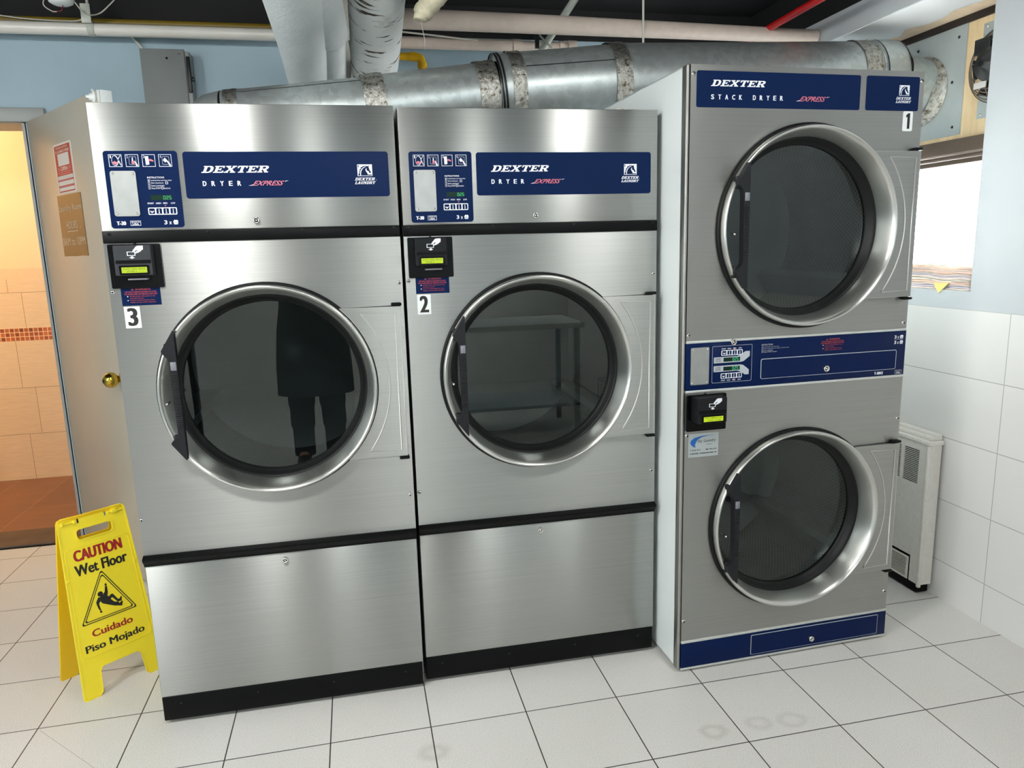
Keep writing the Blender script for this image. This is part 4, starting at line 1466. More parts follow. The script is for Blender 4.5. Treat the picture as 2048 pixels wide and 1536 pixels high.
    mb.poly([[(x + 0.0195, 1.676), (x + 0.0225, 1.678), (x + 0.0290, 1.668), (x + 0.0300, 1.664), (x + 0.0260, 1.664), (x + 0.0235, 1.670)]], y - 0.0003, None, M['ink_white'])
    mb.obj('pictogram_row', cp)
    mb = MB()
    text(mb, 'INSTRUCTIONS', 0.1305, 1.6315, 0.1732, 1.6360, y, M['ink_white'], 0, 0.008)
    for k, (s, xe) in enumerate(zip(INSTR, (0.1920, 0.1700, 0.1712, 0.1862))):
        zz = 1.6235 - k * 0.0067
        mb.frame(0.1310, zz - 0.0005, 0.1365, zz + 0.0052, 0.0007, y, None, M['ink_grey'])
        text(mb, str(k + 1), 0.1326, zz + 0.0004, 0.1348, zz + 0.0042, y, M['ink_grey'])
        if k == 3:
            text(mb, 'Press START', 0.1390, zz, 0.1620, zz + 0.0042, y, M['ink_white'])
            mb.frame(0.1632, zz - 0.0005, 0.1690, zz + 0.0052, 0.0009, y, None, M['ink_white'])
            text(mb, 'button', 0.1705, zz, xe, zz + 0.0042, y, M['ink_white'])
        else:
            text(mb, s, 0.1390, zz, xe, zz + 0.0045, y, M['ink_white'])
    mb.frame(0.1750, 1.6162, 0.1815, 1.6225, 0.0010, y, None, M['ink_white'])
    mb.obj('instruction_text', cp)
    mb = MB()
    for s, xx, ww in (('START', 0.1240, 0.0158), ('HIGH', 0.1455, 0.0125), ('MED', 0.1638, 0.0108), ('LOW', 0.1833, 0.0112)):
        text(mb, s, xx, 1.5637, xx + ww, 1.5678, y, M['ink_white'], 0, 0.012)
    mb.obj('key_labels', cp)
    mb = MB()
    text(mb, 'T-30', 0.0405, 1.5092, 0.0643, 1.5192, y, M['ink_white'], 0, 0.01, heavy=0.0007)
    mb.frame(0.0752, 1.5072, 0.1015, 1.5202, 0.0009, y, None, M['ink_white'])
    text(mb, 'MADE IN', 0.0785, 1.5152, 0.0985, 1.5182, y, M['ink_white'], 0, 0.01)
    text(mb, 'USA', 0.0800, 1.5090, 0.0965, 1.5138, y, M['ink_white'], 0, 0.03)
    mb.obj('model_mark', cp)
    mb = MB()
    text(mb, '3', 0.1610, 1.5092, 0.1690, 1.5202, y, M['ink_white'], 0, 0.02)
    text(mb, 'x', 0.1738, 1.5092, 0.1800, 1.5165, y, M['ink_white'], 0, 0.015)
    basket_icon(mb, 0.1840, 1.5088, 0.1975, 1.5215, y, M['ink_white'])
    mb.obj('load_mark', cp)
    mb = MB()
    rbox(mb, 0.0392, 1.5325, 0.1030, 1.6512, 0.006, -0.0038, -0.0008, M['coin_plate'])
    bp = mb.obj('blanking_plate', cp)
    for x in (0.0465, 0.0962):
        for z in (1.5395, 1.6440):
            mb = MB()
            mb.lathe([(0.0, -0.0064), (0.0022, -0.006), (0.0030, -0.0045), (0.0033, -0.0036)], M['chrome'], 12, (x, 0, z))
            mb.obj('plate_screw', cp)
    mb = MB()
    mb.poly([[(0.1335, 1.5735), (0.1890, 1.5735), (0.1890, 1.5875), (0.1335, 1.5875)]], -0.0012, None, M['led_off'])
    digits(mb, '025', 0.1650, 1.5758, 0.1870, 1.5852, -0.0015, M['led'])
    mb.poly([circle(0.1652 + 0.0036, 1.5592, 0.0014, 12)], -0.0014, None, M['red_led'])
    mb.obj('time_display', cp)
    mb = MB()
    keypad(mb, 0.1236, 1.5352, 0.1972, 1.5545, -0.0012)
    mb.obj('keypad', cp)
    # name panel decal
    mb = MB()
    rbox(mb, 0.2255, 1.5765, 0.7777, 1.7010, 0.008, -0.0008, 0.0, M['navy'])
    npn = mb.obj('name_panel', t)
    mb = MB()
    slab_word(mb, 'DEXTER', 0.2695, 1.6450, 0.4535, 1.6632, -0.0011, M['ink_white'], 0.5)
    for i, ch in enumerate('DRYER'):
        x = 0.2705 + i * 0.0227
        text(mb, ch, x, 1.6100, x + 0.0098, 1.6230, -0.0011, M['ink_white'], 0, 0.01, heavy=0.0005)
    mb.obj('brand_lettering', npn)
    mb = MB()
    express(mb, 0.3900, 1.6098, 0.4990, 1.6228, -0.0011)
    mb.obj('express_mark', npn)
    mb = MB()
    horse_logo(mb, 0.6895, 1.6335, 0.7310, 1.6655, -0.0011)
    slab_word(mb, 'DEXTER', 0.6805, 1.6212, 0.7395, 1.6290, -0.0011, M['ink_white'], 0.45)
    slab_word(mb, 'LAUNDRY', 0.6800, 1.6112, 0.7395, 1.6185, -0.0011, M['ink_white'], 0.45)
    mb.poly([circle(0.7412, 1.6225, 0.0007, 8)], -0.0011, None, M['ink_white'])
    mb.obj('horse_emblem', npn)
    # card reader
    pl = card_reader(t, 0.0105, 0.1445, 1.3390, 1.4578, -0.001, lcd)
    reader_head(pl, 0.0285, 0.1265, 1.3725, 1.4560, -0.006, -0.030, lcd, mat)
    screw(pl, 0.079, -0.004, 1.4592, 0.0035, 'dark_metal')
    # labels
    mb = MB()
    rbox(mb, 0.0292, 1.2908, 0.1305, 1.3420, 0.001, -0.0006, 0.0, M['navy'])
    warning_text(mb, 0.0365, 1.2975, 0.1230, 1.3385, -0.0009)
    w_ = mb.obj('warning_label', t)
    mb = MB()
    rbox(mb, 0.0313, 1.2285, 0.0720, 1.2880, 0.0008, -0.0006, 0.0, M['sticker'])
    text(mb, num, 0.0385, 1.2345, 0.0655, 1.2845, -0.0009, M['ink_black'], 0, 0.01, heavy=0.0022)
    mb.obj('number_sticker', t)
    make_door(t, cx, cz, 0.0, 'steel', 0.383)
    make_drum(t, cx, cz, 0.0)
    return t


make_dryer('tumble_dryer', 'wide stainless dryer with the number 3 sticker, leftmost of the dryers', '3', ['PLACE CARD ABOVE', 'DRYER 3'], (0, 0, 0), 'reader')
make_dryer('tumble_dryer', 'stainless dryer with the number 2 sticker, beside the stack dryer', '2', ['PLACE CARD ABOVE', 'DRYER 2'], (0.8108, 0.0205, 0), 'reader_dark')


def make_stack():
    t = thing('stack_dryer', 'tall stainless double stack dryer with the number 1 sticker', 'dryer', (1.648, -0.1278, 0), 0.0318)
    W_ = 0.8
    U, L = (0.405, 1.457), (0.405, 0.5030)
    sh = shell(t, W_ - 0.004, 0.0134, 1.924, 0.030, 0.74, 'white_paint', -0.012)
    mb = MB()
    mb.box(-0.0125, 0.0, 0.0085, -0.001, 0.031, 1.9255, M['steel_stack'], 0.004)
    mb.obj('corner_strip', t)
    mb = MB()
    mb.poly([[(0, 1.1215), (W_, 1.1215), (W_, 1.926), (0, 1.926)], circle(U[0], U[1], 0.298, 96)], 0.0, 0.028, M['steel_stack'])
    up = mb.obj('upper_panel', t)
    for x, z in ((0.0095, 1.900), (0.7925, 1.897), (0.0085, 1.1395), (0.788, 1.140)):
        screw(up, x, 0.0, z, 0.0068)
    mb = MB()
    mb.poly([[(0, 0.1135), (W_, 0.1135), (W_, 0.9575), (0, 0.9575)], circle(L[0], L[1], 0.298, 96)], 0.0, 0.028, M['steel_stack'])
    lo = mb.obj('lower_panel', t)
    for x, z in ((0.0085, 0.8205), (0.791, 0.8145), (0.0085, 0.185), (0.788, 0.181)):
        screw(lo, x, 0.0, z, 0.0068)
    # navy control band
    mb = MB()
    mb.box(0, -0.002, 0.966, W_, 0.028, 1.1140, M['navy_deep'], 0.001)
    band = mb.obj('control_band', t)
    mb = MB()
    mb.box(0, -0.004, 1.1140, W_, 0.028, 1.1215, M['alu'], 0.001)
    mb.box(0, -0.004, 0.9580, W_, 0.028, 0.9658, M['alu'], 0.001)
    mb.obj('band_trim', t)
    y = -0.0026
    lock(band, 0.158, -0.002, 1.1120, 0.0095)
    lock(band, 0.496, -0.002, 1.0060, 0.0105)
    mb = MB()
    rbox(mb, 0.0148, 0.9835, 0.0768, 1.1005, 0.004, -0.005, -0.002, M['coin_plate'])
    mb.obj('blanking_plate', band)
    for x in (0.0215, 0.0700):
        for z in (0.990, 1.094):
            mb = MB()
            mb.lathe([(0.0, -0.0076), (0.0022, -0.0072), (0.0030, -0.0058), (0.0033, -0.0048)], M['chrome'], 12, (x, 0, z))
            mb.obj('plate_screw', band)
    mb = MB()
    bx = rrect(0.0885, 0.9845, 0.2272, 1.1010, 0.004, 4)
    bi = rrect(0.0895, 0.9855, 0.2262, 1.1000, 0.0035, 4)
    mb.poly([bx, bi], y, None, M['ink_grey'])
    up_a = [(0.0942, 1.0660), (0.1750, 1.0660), (0.1905, 1.0720), (0.2035, 1.0800), (0.2190, 1.0800), (0.2190, 1.0640), (0.1985, 1.0492), (0.1900, 1.0472), (0.0942, 1.0472)]
    lo_a = [(0.0942, 1.0385), (0.1890, 1.0385), (0.1975, 1.0360), (0.2170, 1.0210), (0.2170, 1.0055), (0.2030, 1.0055), (0.1900, 1.0150), (0.1760, 1.0195), (0.0942, 1.0195)]
    mb.poly([up_a[::-1]], y, None, M['ink_grey'])
    mb.poly([lo_a[::-1]], y, None, M['ink_grey'])
    for s, zz in (('UPPER', 1.0575), ('DRYER', 1.0512), ('LOWER', 1.0300), ('DRYER', 1.0237)):
        text(mb, s, 0.1010, zz, 0.1185, zz + 0.0045, y - 0.0003, M['ink_black'], 0, 0.006)
    for zz in (1.0895, 0.9892):
        for s, xx, ww in (('START', 0.1205, 0.0150), ('HIGH', 0.1410, 0.0120), ('MED', 0.1605, 0.0105), ('LOW', 0.1790, 0.0110)):
            text(mb, s, xx, zz, xx + ww, zz + 0.0040, y, M['ink_white'], 0, 0.01)
    mb.obj('arrow_field', band)
    mb = MB()
    text(mb, 'INSTRUCTIONS', 0.2600, 1.0935, 0.3000, 1.0985, y, M['ink_grey'], 0, 0.006)
    for k, (s, xe) in enumerate(zip(('Load laundry and close door', 'Select temperature for upper or lower dryer', 'Insert coins/card', 'Press START button'), (0.323, 0.359, 0.3000, 0.3150))):
        zz = 1.0868 - k * 0.0053
        mb.frame(0.2608, zz - 0.0004, 0.2650, zz + 0.0044, 0.0006, y, None, M['ink_grey'])
        text(mb, s, 0.2672, zz, xe, zz + 0.0038, y, M['ink_grey'])
    mb.obj('instruction_text', band)
    mb = MB()
    warning_text(mb, 0.4750, 1.0640, 0.5620, 1.1040, y)
    mb.obj('warning_text', band)
    mb = MB()
    for zz in (1.0885, 1.0705):
        text(mb, '3', 0.7540, zz, 0.7620, zz + 0.0110, y, M['ink_white'], 0, 0.02)
        text(mb, 'x', 0.7660, zz, 0.7720, zz + 0.0075, y, M['ink_white'], 0, 0.014)
        basket_icon(mb, 0.7750, zz - 0.0004, 0.7890, zz + 0.0120, y, M['ink_white'])
    mb.poly([[(0.7545, 1.0852), (0.7880, 1.0852), (0.7880, 1.0860), (0.7545, 1.0860)]], y, None, M['ink_grey'])
    mb.obj('load_mark', band)
    mb = MB()
    text(mb, 'T-30X2', 0.6840, 0.9715, 0.7185, 0.9805, y, M['ink_white'], 0, 0.01, heavy=0.0005)
    mb.frame(0.7645, 0.9690, 0.7912, 0.9825, 0.0009, y, None, M['ink_grey'])
    text(mb, 'MADE IN', 0.7685, 0.9768, 0.7870, 0.9798, y, M['ink_grey'], 0, 0.01)
    text(mb, 'USA', 0.7695, 0.9708, 0.7860, 0.9752, y, M['ink_white'], 0, 0.03)
    mb.obj('model_mark', band)
    mb = MB()
    for z0 in (1.0505, 1.0217):
        mb.poly([[(0.1275, z0), (0.1850, z0), (0.1850, z0 + 0.0130), (0.1275, z0 + 0.0130)]], y - 0.0003, None, M['led_off'])
        digits(mb, '025', 0.1575, z0 + 0.0018, 0.1805, z0 + 0.0112, y - 0.0006, M['led'])
    mb.poly([circle(0.1655, 1.0882, 0.0011, 10)], y - 0.0003, None, M['red_led'])
    mb.poly([circle(0.1655, 0.9958, 0.0011, 10)], y - 0.0003, None, M['red_led'])
    mb.obj('time_display', band)
    mb = MB()
    keypad(mb, 0.1195, 1.0700, 0.1935, 1.0868, y - 0.0002)
    keypad(mb, 0.1190, 0.9970, 0.1930, 1.0138, y - 0.0002)
    mb.obj('keypad', band)
    mb = MB()
    fr = rrect(0.2595, 0.9865, 0.7655, 1.0515, 0.006, 4)
    fi = rrect(0.2610, 0.9877, 0.7640, 1.0495, 0.005, 4)
    mb.poly([fr, fi], -0.0034, -0.002, M['ink_grey'])
    rbox(mb, 0.2610, 0.9877, 0.7640, 1.0495, 0.005, -0.0030, -0.002, M['navy_deep'])
    mb.obj('access_door', band)
    # blue name plates at the top
    mb = MB()
    rbox(mb, 0.0190, 1.8078, 0.5692, 1.9092, 0.006, -0.0008, 0.0, M['navy'])
    p1 = mb.obj('name_panel', t)
    mb = MB()
    slab_word(mb, 'DEXTER', 0.0640, 1.8670, 0.2470, 1.8845, -0.0011, M['ink_white'], 0.5)
    px = 0.0655
    for ch in 'STACK DRYER':
        if ch == ' ':
            px += 0.0225
            continue
        text(mb, ch, px, 1.8305, px + 0.0100, 1.8440, -0.0011, M['ink_white'], 0, 0.01, heavy=0.0005)
        px += 0.0227
    mb.obj('brand_lettering', p1)
    mb = MB()
    express(mb, 0.3460, 1.8298, 0.4630, 1.8440, -0.0011)
    mb.obj('express_mark', p1)
    mb = MB()
    rbox(mb, 0.5905, 1.8078, 0.7828, 1.9092, 0.006, -0.0008, 0.0, M['navy'])
    p2 = mb.obj('emblem_panel', t)
    mb = MB()
    horse_logo(mb, 0.7095, 1.8530, 0.7465, 1.8838, -0.0011)
    slab_word(mb, 'DEXTER', 0.6985, 1.8412, 0.7555, 1.8488, -0.0011, M['ink_white'], 0.45)
    slab_word(mb, 'LAUNDRY', 0.6980, 1.8312, 0.7560, 1.8385, -0.0011, M['ink_white'], 0.45)
    mb.obj('horse_emblem', p2)
    mb = MB()
    rbox(mb, 0.7300, 1.7475, 0.7660, 1.8070, 0.005, -0.0006, 0.0, M['sticker'])
    mb.poly([[(0.7460, 1.7545), (0.7555, 1.7545), (0.7555, 1.8015), (0.7490, 1.8015), (0.7410, 1.7955), (0.7410, 1.7880), (0.7460, 1.7900)]], -0.0009, None, M['ink_black'])
    mb.obj('number_sticker', t)
    # card reader, its head turned towards the right
    pl = card_reader(t, 0.0035, 0.1390, 0.8350, 0.9515, -0.001, None)
    hd0 = len(COL.objects)
    reader_head(pl, 0.0180, 0.1195, 0.8665, 0.9490, -0.006, -0.050, ['PUSH TEMPERATURE', 'UPPER: LOWER:'], 'reader_dark', lip=False)
    screw(pl, 0.068, -0.003, 0.9525, 0.0040, 'dark_metal')
    # supplier sticker
    mb = MB()
    rbox(mb, 0.0135, 0.7480, 0.1182, 0.8248, 0.001, -0.0006, 0.0, M['silver_sticker'])
    st = mb.obj('supplier_sticker', t)
    st['label'] = 'silver sticker with a blue swoosh'
    mb = MB()
    X = lambda a: 0.0135 + a * 0.1047
    Z = lambda b: 0.7480 + b * 0.0768
    sw = [(.24, .40), (.14, .47), (.06, .60), (.08, .72), (.20, .83), (.42, .89), (.66, .905), (.94, .905), (.66, .89), (.44, .84), (.32, .76), (.26, .66), (.225, .56), (.22, .48)]
    mb.poly([[(X(a), Z(b)) for a, b in sw][::-1]], -0.0009, None, M['ink_blue'])
    text(mb, 'Sky', X(.29), Z(.58), X(.48), Z(.74), -0.0009, M['ink_black'], 0.25)
    text(mb, 'Laundry', X(.50), Z(.58), X(.92), Z(.74), -0.0009, M['ink_black'], 0.25)
    text(mb, 'Systems', X(.61), Z(.49), X(.79), Z(.54), -0.0009, M['ink_black'])
    text(mb, '718 858 7010', X(.06), Z(.27), X(.40), Z(.33), -0.0009, M['ink_black'], 0, 0.01)
    text(mb, '888 798 6290', X(.58), Z(.27), X(.94), Z(.33), -0.0009, M['ink_black'], 0, 0.01)
    for a, b in ((.06, .10), (.12, .20), (.21, .34), (.38, .45), (.46, .60), (.61, .70), (.71, .84), (.87, .94)):
        mb.poly([[(X(a), Z(.135)), (X(b), Z(.135)), (X(b), Z(.170)), (X(a), Z(.170))]], -0.0009, None, M['ink_black'])
    mb.obj('printed_text', st)
    # base
    mb = MB()
    mb.box(0, -0.002, 0.0155, W_, 0.028, 0.1050, M['navy_deep'], 0.001)
    bs = mb.obj('base_panel', t)
    mb = MB()
    mb.box(0, -0.004, 0.1050, W_, 0.028, 0.1135, M['alu'], 0.001)
    mb.box(0, -0.004, 0.0085, W_, 0.028, 0.0155, M['alu'], 0.001)
    mb.obj('base_trim', t)
    mb = MB()
    fr = rrect(0.2600, 0.0230, 0.7655, 0.0955, 0.003, 3)
    fi = rrect(0.2615, 0.0238, 0.7645, 0.0938, 0.0025, 3)
    mb.poly([fr, fi], -0.0034, -0.002, M['ink_grey'])
    rbox(mb, 0.2615, 0.0238, 0.7645, 0.0938, 0.0025, -0.0030, -0.002, M['navy_deep'])
    mb.obj('access_door', bs)
    lock(bs, 0.493, -0.003, 0.0485, 0.0095)
    for x, yy in ((0.06, 0.06), (0.73, 0.06), (0.06, 0.68), (0.73, 0.68)):
        mb = MB()
        mb.lathe([(0.0, 0.0), (0.024, 0.0), (0.026, 0.006), (0.012, 0.009), (0.010, 0.0145)], M['dark_metal'], 16, (x, yy, 0.0), 'z')
        mb.obj('foot', t)
    for nm, c in (('u', U), ('l', L)):
        make_door(t, c[0], c[1], 0.0, 'steel_stack', 0.383)
        make_drum(t, c[0], c[1], 0.0, 0.62, 0.36)
    return t


make_stack()
# ================================================================== OPEN DOOR ON THE LEFT
HX, HY = -0.782, 1.70
DX, DY = 0.5857, -0.8105         # along the door, from its hinges to its free edge
DW, DH = 0.903, 2.050
door = bpy.data.objects.new('door_1', None)
COL.objects.link(door)
tag(door, 'grey laundry room door standing open behind the dryer on the left', 'door', kind='structure')
door.location = (HX, HY, 0)
door.rotation_euler = (0, 0, math.atan2(DY, DX))      # local x runs along the door, local -y faces the doorway side
mb = MB()
mb.box(0, 0, 0.012, DW, 0.044, DH, M['door_paint'], 0.0015)
mb.obj('door_leaf', door)
mb = MB()
mb.box(DW, 0.0, 1.55, DW + 0.0035, 0.008, DH, M['white_paint'])
mb.box(DW, 0.0095, 1.55, DW + 0.006, 0.052, DH + 0.002, M['white_paint'], 0.001)
mb.obj('edge_plate', door)
mb = MB()
for q in (0.0, 0.02):
    P = [(DW - 0.01, 0.060 + q + 0.018 * (1 - math.cos(a * PI / 10)) / 2, DH - 0.075 + 0.03 * math.sin(a * PI / 10)) for a in range(11)]
    mb.tube(P, 0.003, M['white_paint'], 8)
mb.box(DW - 0.02, 0.044, DH - 0.085, DW, 0.105, DH - 0.07, M['white_paint'])
mb.obj('wire_hooks', door)
mb = MB()
mb.lathe([(0.0, -0.026), (0.005, -0.026), (0.006, -0.016), (0.012, -0.014), (0.013, -0.004), (0.020, -0.003), (0.021, 0.0)], M['white_paint'], 20, (0.862, 0, 2.030))
mb.tube([(0.862 + 0.026 * math.cos(a * 0.25 - 0.8), -0.003, 2.030 + 0.026 * math.sin(a * 0.25 - 0.8)) for a in range(10)], 0.0035, M['white_paint'], 8)
mb.obj('bolt_nut', door)
mb = MB()
mb.lathe([(0.0, -0.078), (0.012, -0.0765), (0.024, -0.070), (0.0315, -0.058), (0.033, -0.047), (0.030, -0.035), (0.021, -0.026), (0.014, -0.020), (0.0125, -0.010), (0.026, -0.008), (0.028, 0.0)], M['brass'], 40, (0.802, 0, 0.930))
mb.lathe([(0.0, -0.0790), (0.008, -0.0788), (0.008, -0.077)], M['dark_metal'], 16, (0.802, 0, 0.930))
mb.obj('door_knob', door)
# red and white label
mb = MB()
X = lambda a: 0.322 + a * 0.226
Z = lambda b: 1.703 + b * 0.207
rbox(mb, 0.322, 1.703, 0.550, 1.910, 0.012, -0.0008, 0.0, M['paper_label'])
lb = mb.obj('red_notice', door)
lb['label'] = 'red and white notice reading OPEN'
mb = MB()
y = -0.0011
mb.poly([[(X(.06), Z(.36)), (X(.94), Z(.36)), (X(.94), Z(.96)), (X(.06), Z(.96))]], y, None, M['red_label'])
for b0, b1 in ((.25, .285), (.125, .165), (.03, .055)):
    mb.poly([[(X(.06), Z(b0)), (X(.94), Z(b0)), (X(.94), Z(b1)), (X(.06), Z(b1))]], y, None, M['red_label'])
for a in (.06, .925):
    mb.poly([[(X(a), Z(.03)), (X(a + .015), Z(.03)), (X(a + .015), Z(.36)), (X(a), Z(.36))]], y, None, M['red_label'])
mb.poly([[(X(.20), Z(.555)), (X(.82), Z(.555)), (X(.82), Z(.795)), (X(.20), Z(.795))]], y - .0003, None, M['paper_label'])
ty = y - .0003
text(mb, 'THIS DOOR CONTROLS', X(.14), Z(.895), X(.80), Z(.935), ty, M['paper_label'], 0, .008)
text(mb, 'AUTOMATIC OPENER', X(.22), Z(.815), X(.88), Z(.865), ty, M['paper_label'], 0, .014)
text(mb, 'OPEN', X(.30), Z(.455), X(.68), Z(.535), ty, M['paper_label'], 0, .02)
for a, b in ((.11, .85), (.12, .82)):
    mb.poly([[(X(a), Z(b)), (X(a + .07), Z(b)), (X(a + .07), Z(b + .012)), (X(a), Z(b + .012))]], ty, None, M['paper_label'])
for a, b in ((.13, .50), (.15, .46), (.74, .51), (.74, .47)):
    mb.poly([[(X(a), Z(b)), (X(a + .12), Z(b)), (X(a + .12), Z(b + .02)), (X(a), Z(b + .02))]], ty, None, M['ink_pink'])
for b, a0, a1 in ((.42, .10, .90), (.385, .20, .80), (.262, .10, .88), (.140, .12, .86)):
    mb.poly([[(X(a0), Z(b)), (X(a1), Z(b)), (X(a1), Z(b + .012)), (X(a0), Z(b + .012))]], ty, None, M['ink_pink'])
for b, a0, a1 in ((.333, .36, .62), (.305, .12, .86)):
    mb.poly([[(X(a0), Z(b)), (X(a1), Z(b)), (X(a1), Z(b + .006)), (X(a0), Z(b + .006))]], y, None, M['ink_grey'])
mb.obj('printed_text', lb)
# brown sign with the opening hours
mb = MB()
edge = [(0.286, 1.436), (0.36, 1.4375), (0.44, 1.4355), (0.52, 1.438), (0.590, 1.436), (0.5905, 1.52), (0.5885, 1.60), (0.5905, 1.697), (0.292, 1.6985), (0.2885, 1.56)]
mb.poly([edge], -0.0022, 0.0, M['brown_sign'])
bsn = mb.obj('hours_sign', door)
bsn['label'] = 'worn brown sign with the laundry room hours'
mb = MB()
y = -0.0026
text(mb, 'Laundry Room', 0.300, 1.622, 0.582, 1.655, y, M['sign_text'])
text(mb, 'HOURS', 0.368, 1.553, 0.506, 1.586, y, M['sign_text'])
mb.poly([[(0.376, 1.541), (0.506, 1.541), (0.506, 1.5445), (0.376, 1.5445)]], y, None, M['sign_text'])
mb.poly([circle(0.54, 1.556, 0.0035, 10)], y, None, M['sign_text'])
text(mb, '8AM to 10PM', 0.300, 1.483, 0.580, 1.517, y, M['sign_text'])
mb.obj('engraved_text', bsn)
mb = MB()
for zz in (0.25, 1.05, 1.82):
    mb.tube([(-0.004, 0.020, zz - 0.05), (-0.004, 0.020, zz + 0.05)], 0.007, M['grey_paint'], 10)
mb.obj('hinge_barrels', door)

# ================================================================== WET FLOOR SIGN
FLp = Vector((-0.286, 0.189, 0.0))
e1 = Vector((0.7732, 0.6342, 0.0))
back = Vector((-0.6342, 0.7732, 0.0))
HD = 0.100
base_c = FLp + e1 * 0.127 + back * HD
ws = thing('wet_floor_sign', 'yellow folding wet floor caution sign standing beside the leftmost dryer', 'sign', tuple(base_c), math.atan2(e1.y, e1.x))
SL, HT = 0.603, 0.595


def leg_panel(front):
    """one leaf, drawn in its own plane: x across (0..0.254), z up the slope, -y outwards"""
    mb = MB()
    out = [(-0.004, 0.006), (0.002, 0.0), (0.046, 0.0), (0.054, 0.008), (0.060, 0.078), (0.070, 0.092), (0.184, 0.092), (0.194, 0.078), (0.200, 0.008), (0.208, 0.0), (0.252, 0.0), (0.258, 0.006),
           (0.2335, 0.590), (0.230, 0.599), (0.222, 0.603), (0.034, 0.603), (0.026, 0.599), (0.0225, 0.590)]
    hole = rrect(0.073, 0.523, 0.183, 0.556, 0.010, 4)
    mat = M['yellow'] if front else M['yellow_in']
    if front:
        mb.poly([out, hole], 0.0, 0.006, mat)
    else:
        mb.poly([out, hole], 0.0, 0.004, M['yellow_in'])
    return mb, out, hole


